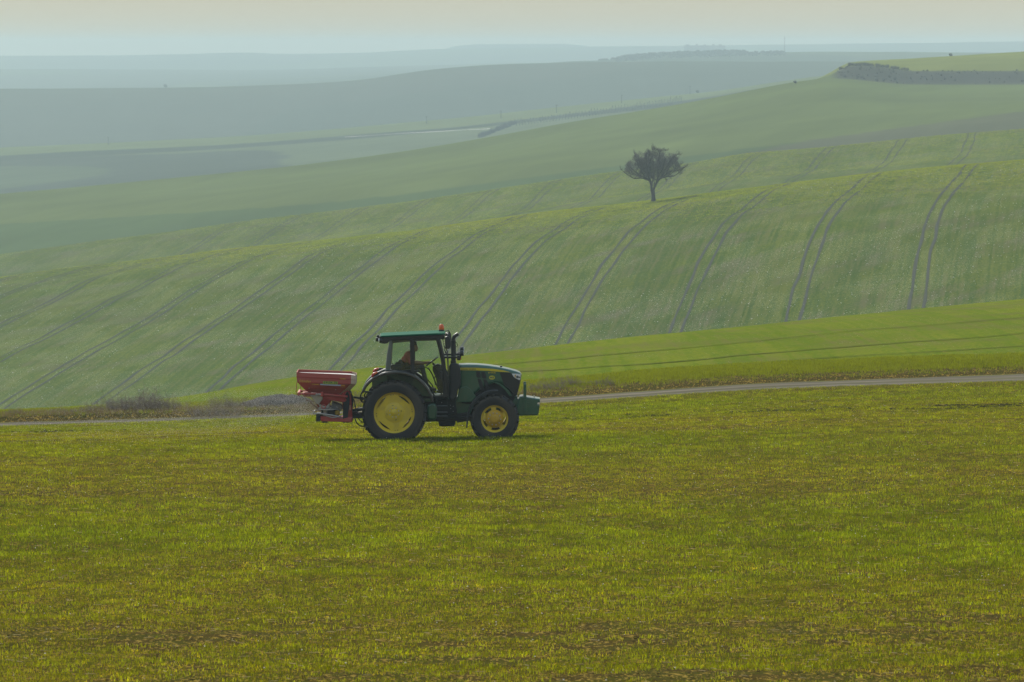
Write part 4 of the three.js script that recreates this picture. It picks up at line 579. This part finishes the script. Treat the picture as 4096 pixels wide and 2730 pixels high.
  for (const s of [1, -1]) { const d = part('spinner_disc', [rod(0.26, 0.02, 'y', ...q(360, 832), s * 0.36, 28), rod(0.05, 0.12, 'y', ...q(340, 850), s * 0.36, 12)], pale, spreader); for (let k = 0; k < 4; k++) { const g = box(0.24, 0.05, 0.015, 0.13, 0.035, 0); g.rotateY(k * 1.57 + 0.4); g.translate(...q(360, 832), s * 0.36); part('vane', g, grey, d); } part('outlet_ring', (() => { const g = new THREE.TorusGeometry(0.05, 0.012, 8, 20); g.translate(...q(326, 806), s * 0.45); return g; })(), std([0.5, 0.12, 0.1], 0.5), spreader); }
  part('deflector', [slab([[392, 785], [402, 772], [480, 800], [505, 825], [480, 832]], 0.35, 0.37, 0.004), slab([[392, 785], [402, 772], [480, 800], [505, 825], [480, 832]], -0.37, -0.35, 0.004), slab([[378, 812], [404, 790], [490, 840], [470, 850]], 0.4, 0.42, 0.004)], std([0.12, 0.13, 0.15], 0.35, { metalness: 0.6 }), spreader);
  part('setting_lever', [tube([qz(176, 748, 0.5), qz(195, 752, 0.5), qz(230, 790, 0.48), qz(275, 830, 0.45)], 0.012, 12, 6), tube([qz(205, 770, 0.44), qz(245, 800, 0.44), qz(290, 826, 0.42)], 0.012, 10, 6), tube([qz(196, 778, 0.5), qz(215, 764, 0.5), qz(240, 760, 0.5)], 0.01, 8, 6), rod(0.024, 0.05, 'z', ...q(176, 749), 0.5, 10)], std([0.25, 0.17, 0.14], 0.6), spreader);
  part('guard_rail', [tube([qz(238, 865, 0.62), qz(290, 866, 0.66), qz(400, 880, 0.66), qz(470, 895, 0.6)], 0.018, 20, 8), tube([qz(238, 865, 0.62), qz(230, 866, 0), qz(238, 865, -0.62)], 0.018, 16, 8), tube([qz(238, 865, -0.62), qz(290, 866, -0.66), qz(470, 895, -0.6)], 0.018, 16, 8), tube([qz(320, 878, 0.6), qz(420, 900, 0.64), qz(500, 880, 0.6)], 0.014, 14, 7)], pale, spreader);
  part('gearbox', [slab([[300, 838], [440, 840], [445, 890], [300, 888]], -0.3, 0.3, 0.03), slab([[425, 845], [470, 848], [465, 890], [425, 888]], 0.3, 0.42, 0.01)], M.black, spreader);
  part('yellow_guard', box(0.12, 0.12, 0.1, ...q(447, 862), 0.44, 0.03), std([0.3, 0.2, 0.02], 0.6), spreader);
  part('base_box', [slab([[296, 895], [400, 893], [500, 915], [560, 900], [582, 905], [580, 946], [520, 944], [420, 941], [300, 936]], -0.56, 0.56, 0.02)], red, spreader);
  part('base_cap', box(0.11, 0.18, 1.14, ...q(277, 908), 0, 0.015), M.matt, spreader);
  part('mudflap', [slab(smoothPts([[520, 700], [535, 672], [552, 690], [558, 760], [545, 860], [535, 930], [505, 930], [498, 820], [505, 740], [520, 700]], 36), 0.44, 0.5, 0.02, 3), slab(smoothPts([[520, 700], [535, 672], [552, 690], [558, 760], [545, 860], [535, 930], [505, 930], [498, 820], [505, 740], [520, 700]], 36), -0.5, -0.44, 0.02, 3)], M.matt, spreader);
  part('headstock', [slab([[560, 690], [585, 720], [590, 760], [575, 900], [556, 900]], -0.06, 0.06, 0.01), slab([[560, 690], [585, 720], [590, 760], [575, 900], [556, 900]], 0.28, 0.34, 0.01), slab([[565, 860], [620, 855], [640, 880], [625, 912], [570, 915]], -0.3, 0.3, 0.02)], std([0.05, 0.02, 0.02], 0.7), spreader);
  part('drive_shaft', [tube([qz(520, 870, 0), qz(600, 850, 0), qz(760, 830, 0)], 0.045, 8, 12)], M.black, spreader);
  part('cable', [tube([qz(555, 650, 0.4), qz(575, 690, 0.42), qz(582, 760, 0.4), qz(575, 820, 0.38)], 0.01, 16, 5), tube([qz(540, 655, 0.3), qz(572, 700, 0.34), qz(566, 800, 0.34)], 0.012, 16, 5)], M.black, spreader);
  part('reflector', box(0.015, 0.13, 0.03, ...q(561, 818), 0.42, 0.005), std([0.75, 0.62, 0.35], 0.5), spreader);
  for (const [x, w] of [[325, 0.08], [350, 0.06], [510, 0.06], [540, 0.08]]) part('stand_bracket', box(w, 0.035, 0.08, ...q(x, 946), 0.45, 0.005), M.iron, spreader);
}
// ------------------------------------------------------------------ the driver, one continuous body grown from capsules
const driver = (() => {
  const J = [], bone = (a, b, ra, rb, c) => J.push([a, b, ra, rb, c]);
  const SHIRT = [0.34, 0.085, 0.05], SKIN = [0.3, 0.17, 0.11], TROUSERS = [0.03, 0.035, 0.05], HAIR = [0.012, 0.01, 0.009], SHOE = [0.02, 0.017, 0.015];
  const hip = [0.27, 1.96], chest = [0.33, 2.2];
  bone([hip[0], hip[1], -0.07], [hip[0], hip[1], 0.07], 0.125, 0.125, TROUSERS); bone([hip[0], hip[1] + 0.02, 0], [0.29, 2.1, 0], 0.12, 0.125, SHIRT); bone([0.29, 2.1, -0.06], [0.34, 2.22, -0.09], 0.105, 0.1, SHIRT); bone([0.29, 2.1, 0.06], [0.34, 2.22, 0.09], 0.105, 0.1, SHIRT);
  bone([0.355, 2.265, -0.15], [0.355, 2.265, 0.15], 0.062, 0.062, SHIRT); bone([0.39, 2.28, 0], [0.47, 2.38, 0], 0.055, 0.05, SKIN);
  bone([0.5, 2.425, 0], [0.495, 2.46, 0], 0.078, 0.08, SKIN); bone([0.55, 2.37, 0], [0.54, 2.42, 0], 0.045, 0.055, SKIN); bone([0.583, 2.425, 0], [0.596, 2.41, 0], 0.012, 0.016, SKIN); bone([0.572, 2.445, -0.03], [0.572, 2.445, 0.03], 0.014, 0.014, SKIN); bone([0.583, 2.378, -0.016], [0.583, 2.378, 0.016], 0.009, 0.009, SKIN);
  for (const s of [1, -1]) { bone([0.49, 2.42, s * 0.08], [0.485, 2.445, s * 0.085], 0.012, 0.016, SKIN);
    bone([0.355, 2.26, s * 0.17], [0.41, 2.05, s * 0.25], 0.056, 0.045, SHIRT); const w = s > 0 ? [0.73, 2.03, 0.16] : [0.8, 2.02, -0.16]; bone([0.41, 2.05, s * 0.25], w, 0.042, 0.03, SKIN);
    const h = [w[0] + 0.06, w[1] + 0.015, w[2]]; bone(w, h, 0.03, 0.034, SKIN);
    [[-0.026, 0.07], [-0.009, 0.08], [0.009, 0.076], [0.026, 0.062]].forEach(([dz, l]) => { const k = [h[0] + l * 0.55, h[1] + 0.02, h[2] + dz]; bone([h[0] + 0.012, h[1] + 0.012, h[2] + dz], k, 0.011, 0.01, SKIN); bone(k, [k[0] + l * 0.2, k[1] - 0.035, k[2]], 0.01, 0.008, SKIN); });
    bone([h[0] - 0.01, h[1], h[2] - s * 0.025], [h[0] + 0.035, h[1] - 0.02, h[2] - s * 0.05], 0.012, 0.009, SKIN);
    const knee = [0.7, 1.93, s * 0.15], foot = [0.86, 1.36, s * 0.15]; bone([hip[0] + 0.02, hip[1] - 0.02, s * 0.09], knee, 0.092, 0.066, TROUSERS); bone(knee, foot, 0.062, 0.045, TROUSERS); bone(foot, [foot[0] + 0.17, foot[1] - 0.02, s * 0.16], 0.05, 0.042, SHOE); }
  bone([0.475, 2.485, 0], [0.5, 2.495, 0], 0.075, 0.072, HAIR); bone([0.45, 2.44, 0], [0.455, 2.47, 0], 0.062, 0.065, HAIR);
  const seg = (p, a, b, ra, rb) => { const d = [0, 1, 2].map((i) => b[i] - a[i]), l = d[0] * d[0] + d[1] * d[1] + d[2] * d[2], t = clamp(((p[0] - a[0]) * d[0] + (p[1] - a[1]) * d[1] + (p[2] - a[2]) * d[2]) / l, 0, 1); return Math.hypot(p[0] - a[0] - d[0] * t, p[1] - a[1] - d[1] * t, p[2] - a[2] - d[2] * t) - mix(ra, rb, t); };
  const N = 96, size = 0.66, cx = 0.6, cy = 1.95, mc = new MarchingCubes(N, std([1, 1, 1]), false, false, 90000); mc.isolation = 0;
  for (let k = 0; k < N; k++) for (let j = 0; j < N; j++) for (let i = 0; i < N; i++) {
    const p = [(i - N / 2) / (N / 2) * size + cx, (j - N / 2) / (N / 2) * size + cy, (k - N / 2) / (N / 2) * size]; let d = 1e3;
    if (Math.abs(p[2]) < 0.4) for (const [a, b, ra, rb] of J) { const e = seg(p, a, b, ra, rb), kk = Math.min(ra, rb) < 0.02 ? 0.008 : 0.03, h = clamp(0.5 + 0.5 * (d - e) / kk, 0, 1); d = mix(d, e, h) - kk * h * (1 - h); }
    mc.field[i + j * N + k * N * N] = -d;
  }
  mc.update();
  const n = mc.count, P = new Float32Array(n * 3), Nn = new Float32Array(n * 3), C = new Float32Array(n * 3);
  for (let v = 0; v < n; v++) {
    const p = [mc.positionArray[v * 3] * size + cx, mc.positionArray[v * 3 + 1] * size + cy, mc.positionArray[v * 3 + 2] * size]; P.set(p, v * 3); Nn.set([mc.normalArray[v * 3], mc.normalArray[v * 3 + 1], mc.normalArray[v * 3 + 2]], v * 3);
    let best = 1e3, c = SKIN; for (const [a, b, ra, rb, cc] of J) { const e = seg(p, a, b, ra, rb); if (e < best) { best = e; c = cc; } } C.set(c, v * 3);
  }
  const g = new THREE.BufferGeometry(); g.setAttribute('position', new THREE.BufferAttribute(P, 3)); g.setAttribute('color', new THREE.BufferAttribute(C, 3)); g.computeVertexNormals();
  const o = thing('person', 'person in an orange shirt with dark hair driving the tractor', 'person');
  part('body', g, std([1, 1, 1], 0.8, { vertexColors: true }), o); return o;
})();
for (const o of [tractor, spreader, driver]) { const X = (1578 - 2048) / FOCAL * 150; o.position.set(X, ground(X, 150) - 0.045, -150); o.rotation.y = 0.006; }
// ------------------------------------------------------------------ far away: scrub, hedges, a wood, a mast, poles and blocks of flats
function distanceAt(b, fall, d0, d1) { for (let d = d1; d > d0; d -= 4) { const X = (b - 2048) / FOCAL * d; if (HORIZON - ground(X, d) / d * FOCAL >= fall) return d; } return d0; }
{
  const R = rng(401), bush = []; for (let i = 0; i < 55; i++) { const a = R() * 6.28, l = R(), base = V((R() - 0.5) * 1.2, 0, (R() - 0.5) * 1.2), tip = base.clone().add(V(Math.cos(a) * l * 0.9, 0.8 + 1.2 * R(), Math.sin(a) * l * 0.9)); bush.push(stick(base, tip, 0.03, 0.01)); for (let k = 0; k < 4; k++) { const p = base.clone().lerp(tip, 0.4 + 0.6 * R()); bush.push(stick(p, p.clone().add(V(R() - 0.5, 0.4 * R(), R() - 0.5).multiplyScalar(0.9)), 0.018, 0.006)); } }
  const bushGeo = merge(bush), bare = std([1, 1, 1], 0.95, { specularIntensity: 0, ior: 1 }), list = [], hedge = [];
  for (let i = 0; i < 420; i++) { const b = mix(3345, 5000, Math.pow(R(), 1.1)), d = mix(2098, 2124, R()), X = (b - 2048) / FOCAL * d, k = 0.7 + 0.6 * R(), s = (0.14 + 0.5 * R() * R()) * (b < 3600 ? 1.3 : 0.9); list.push([X, ground(X, d) - 0.1, d, s, R() * 6.28, 0.045 * k, 0.04 * k, 0.033 * k]); }
  for (let i = 0; i < 60; i++) { const b = mix(3360, 3640, R()), d = 2122 + 4 * R(), X = (b - 2048) / FOCAL * d; list.push([X, ground(X, d) - 0.1, d, 0.35 + 0.4 * R(), R() * 6.28, 0.062, 0.052, 0.04]); }
  scatter(stuff('bank_scrub', 'dark leafless scrub covering the steep bank below the top field', 'scrub'), 'scrub', bushGeo, bare, list);
  for (let i = 0; i < 90; i++) { const t = R(), b = mix(1915, 2060, t), f = mix(550, 494, t) + (R() - 0.5) * 8, d = distanceAt(b, f, 2620, 3440), X = (b - 2048) / FOCAL * d; hedge.push([X, ground(X, d) - 0.2, d, 0.7 + 0.6 * R(), R() * 6.28, 0.035, 0.04, 0.035]); }
  scatter(stuff('far_hedge', 'dark hedge at the end of the pale track in the valley', 'hedge'), 'hedge_bush', bushGeo, bare, hedge);
  const posts = [], post = new THREE.CylinderGeometry(0.14, 0.16, 2.6, 5); post.translate(0, 1.2, 0);
  for (let i = 0; i < 110; i++) { const b = 2060 + i * 6.1, f = across([[2040, 500], [2263, 470], [2611, 420], [2740, 398]])(b) + (i % 2) * 7, d = distanceAt(b, f, 2620, 3440), X = (b - 2048) / FOCAL * d; posts.push([X, ground(X, d), d, 0.8 + 0.5 * R(), 0, 0.04, 0.04, 0.04]); }
  scatter(stuff('orchard_rows', 'rows of thin young orchard trees in the valley', 'orchard'), 'orchard_tree', post, bare, posts);
  // a pale farm track in the valley
  const pts = [1380, 1500, 1650, 1800, 1960].map((b) => { const d = distanceAt(b, across([[1380, 548], [1650, 531], [1960, 514]])(b), 2620, 3440); return [(b - 2048) / FOCAL * d, d]; }).sort((a, b) => a[0] - b[0]);
  track('valley_track', across(pts), pts[0][0], pts[4][0], 4, 9, std([0.55, 0.53, 0.48], 0.9), 91, true);
  // old wheel lines on the sown slope
  const oldLine = std([0.085, 0.1, 0.016], 0.95, { specularIntensity: 0, ior: 1 });
  for (const [i, f] of [[[1462, 1398, 1324, 1254]], [[1492, 1446, 1380, 1318]], [[1520, 1478, 1425, 1368]]].entries()) { const P = [1900, 2657, 3353, 4420].map((b, j) => { const d = distanceAt(clamp(b, 0, 4096), f[0][j], 209, crest1D(b) - 4); return [(b - 2048) / FOCAL * d, d]; }); track('wheel_track', across(P), P[0][0], P[3][0], 0.8, 0.42, oldLine, 95 + i, true); }
  // the wood on the far hill
  const crown = []; for (let i = 0; i < 16; i++) { const g = new THREE.IcosahedronGeometry(1.6 + 1.4 * R(), 1), p = g.attributes.position, s = 400 + i; for (let k = 0; k < p.count; k++) { const f = 0.7 + 0.6 * noise(p.getX(k) * 1.3 + s, p.getY(k) * 1.3 + p.getZ(k), s); p.setXYZ(k, p.getX(k) * f, p.getY(k) * f, p.getZ(k) * f); } const a = R() * 6.28, q2 = Math.sqrt(R()) * 4; g.translate(Math.cos(a) * q2, 6 + (R() - 0.3) * 5, Math.sin(a) * q2); g.computeVertexNormals(); crown.push(g); }
  crown.push(rod(0.5, 6, 'y', 0, 2.6, 0, 6)); const crownGeo = merge(crown), wood = [];
  for (let i = 0; i < 700; i++) { const t = R(), b = mix(2395, 3140, t), d = mix(5850, 6115, Math.pow(R(), 0.6)), X = (b - 2048) / FOCAL * d; if (b < 2460 && d < 6040) continue; wood.push([X, ground(X, d) - 0.6, d, (0.2 + 0.24 * R()) * mix(0.5, 1, smooth(2390, 2520, b)) * (b > 2980 ? 0.6 : 1), R() * 6.28, 0.035, 0.04, 0.034]); }
  scatter(stuff('far_wood', 'dark wood along the crest of the hazy hill', 'wood'), 'wood_tree', crownGeo, bare, wood);
  // single trees and bushes on the far crests
  const lone = [[3180, 2080, 0.11, 'small bush on the skyline where the big slope meets the haze'], [3802, 2415, 0.14, 'small bush on the skyline of the top field'], [2790, 3490, 0.18, 'tiny bush on the far valley edge beside a pole'], [662, 4890, 0.28, 'single tiny tree on the hazy hill crest']];
  for (const [b, d, s, say] of lone) { const X = (b - 2048) / FOCAL * d, m = solo('distant_bush', crownGeo, std([0.045, 0.05, 0.035], 0.95), say, 'bush', 'bushes on far crests'); m.position.set(X, ground(X, d) - 0.4 * s, -d); m.scale.setScalar(s); }
  // poles in the valley
  [[433, 575], [1706, 492], [2004, 470], [2226, 448], [2487, 408], [2760, 372]].forEach(([b, f], i) => { const d = distanceAt(b, f + 4, 2800, 3495), X = (b - 2048) / FOCAL * d, p = thing('utility_pole', 'thin utility pole on the far edge of the valley', 'pole', 'utility poles in the valley'); part('pole', rod(0.22, 5, 'y', 0, 2.3, 0, 6, 0.15), M.iron, p); part('crossarm', box(1.6, 0.16, 0.16, 0, 4.5, 0), M.iron, p); p.position.set(X, ground(X, d), -d); });
  { const d = 6080, b = 3138, X = (b - 2048) / FOCAL * d, y0 = ground(X, d), top = (HORIZON - 145) / FOCAL * d - y0, m = thing('radio_mast', 'thin tall mast rising above the far ridge', 'mast'); part('mast_shaft', rod(0.42, top, 'y', 0, top / 2, 0, 6, 0.2), std([0.2, 0.2, 0.2], 0.7), m); part('mast_platform', box(1.6, 0.5, 1.6, 0, top * 0.86, 0), std([0.25, 0.2, 0.2], 0.7), m); m.position.set(X, y0, -d); }
  ['wide roof block', 'tall stair tower', 'low stair tower', 'tall roof tank house', 'stepped roof block'].forEach((what, i) => {
    const d = 8950, b = 2752 + i * 33, X = (b - 2048) / FOCAL * d, y0 = ground(X, d), h = (HORIZON - 183) / FOCAL * d - y0, o = thing('apartment_block', `hazy apartment block with ${what} on the far ridge`, 'building', 'apartment blocks on the far ridge');
    const m = std([0.2, 0.19, 0.18], 0.9); part('wall', box(12.2, h, 12, 0, h / 2, 0, 0.1), m, o); part('roof', box(12.6, 0.5, 12.4, 0, h + 0.22, 0, 0.1), m, o); part('stair_tower', box([6, 3.4, 4.4, 3.2, 5][i], [1.6, 2.6, 1.4, 2.8, 2][i], 4, [-1, 0.5, 0, 0.6, -1.4][i], h + 1.1, 0, 0.1), m, o); o.position.set(X, y0, -d);
  });
}
// ------------------------------------------------------------------ fertiliser grains and dust thrown by the discs
{
  const R = rng(451), list = [], g = new THREE.OctahedronGeometry(1, 0), dx = spreader.position.x + q(330, 0)[0], dz = 150, y0 = spreader.position.y;
  for (let i = 0; i < 46000; i++) { const t = Math.pow(R(), 1.5), r = t * 9, a = (R() - 0.5) * 2.6, X = dx - Math.cos(a) * r * 0.9 - 0.1, d = dz - Math.sin(a) * r, k = 0.6 + 0.3 * R(), y = ground(X, d) + Math.max(0.05, mix(0.95, 0.5, t) + (R() - 0.5) * mix(0.35, 1.1, Math.min(1, t * 3))); list.push([X, y, d, 0.0022 + 0.0035 * R() * R(), R() * 6.28, k, k * 0.97, k * 0.9]); }
  scatter(stuff('fertiliser_dust', 'pale fertiliser grains and dust drifting behind the spreader', 'dust'), 'grain', g, std([1, 1, 1], 0.9), list);
}

renderer.render(scene, camera);
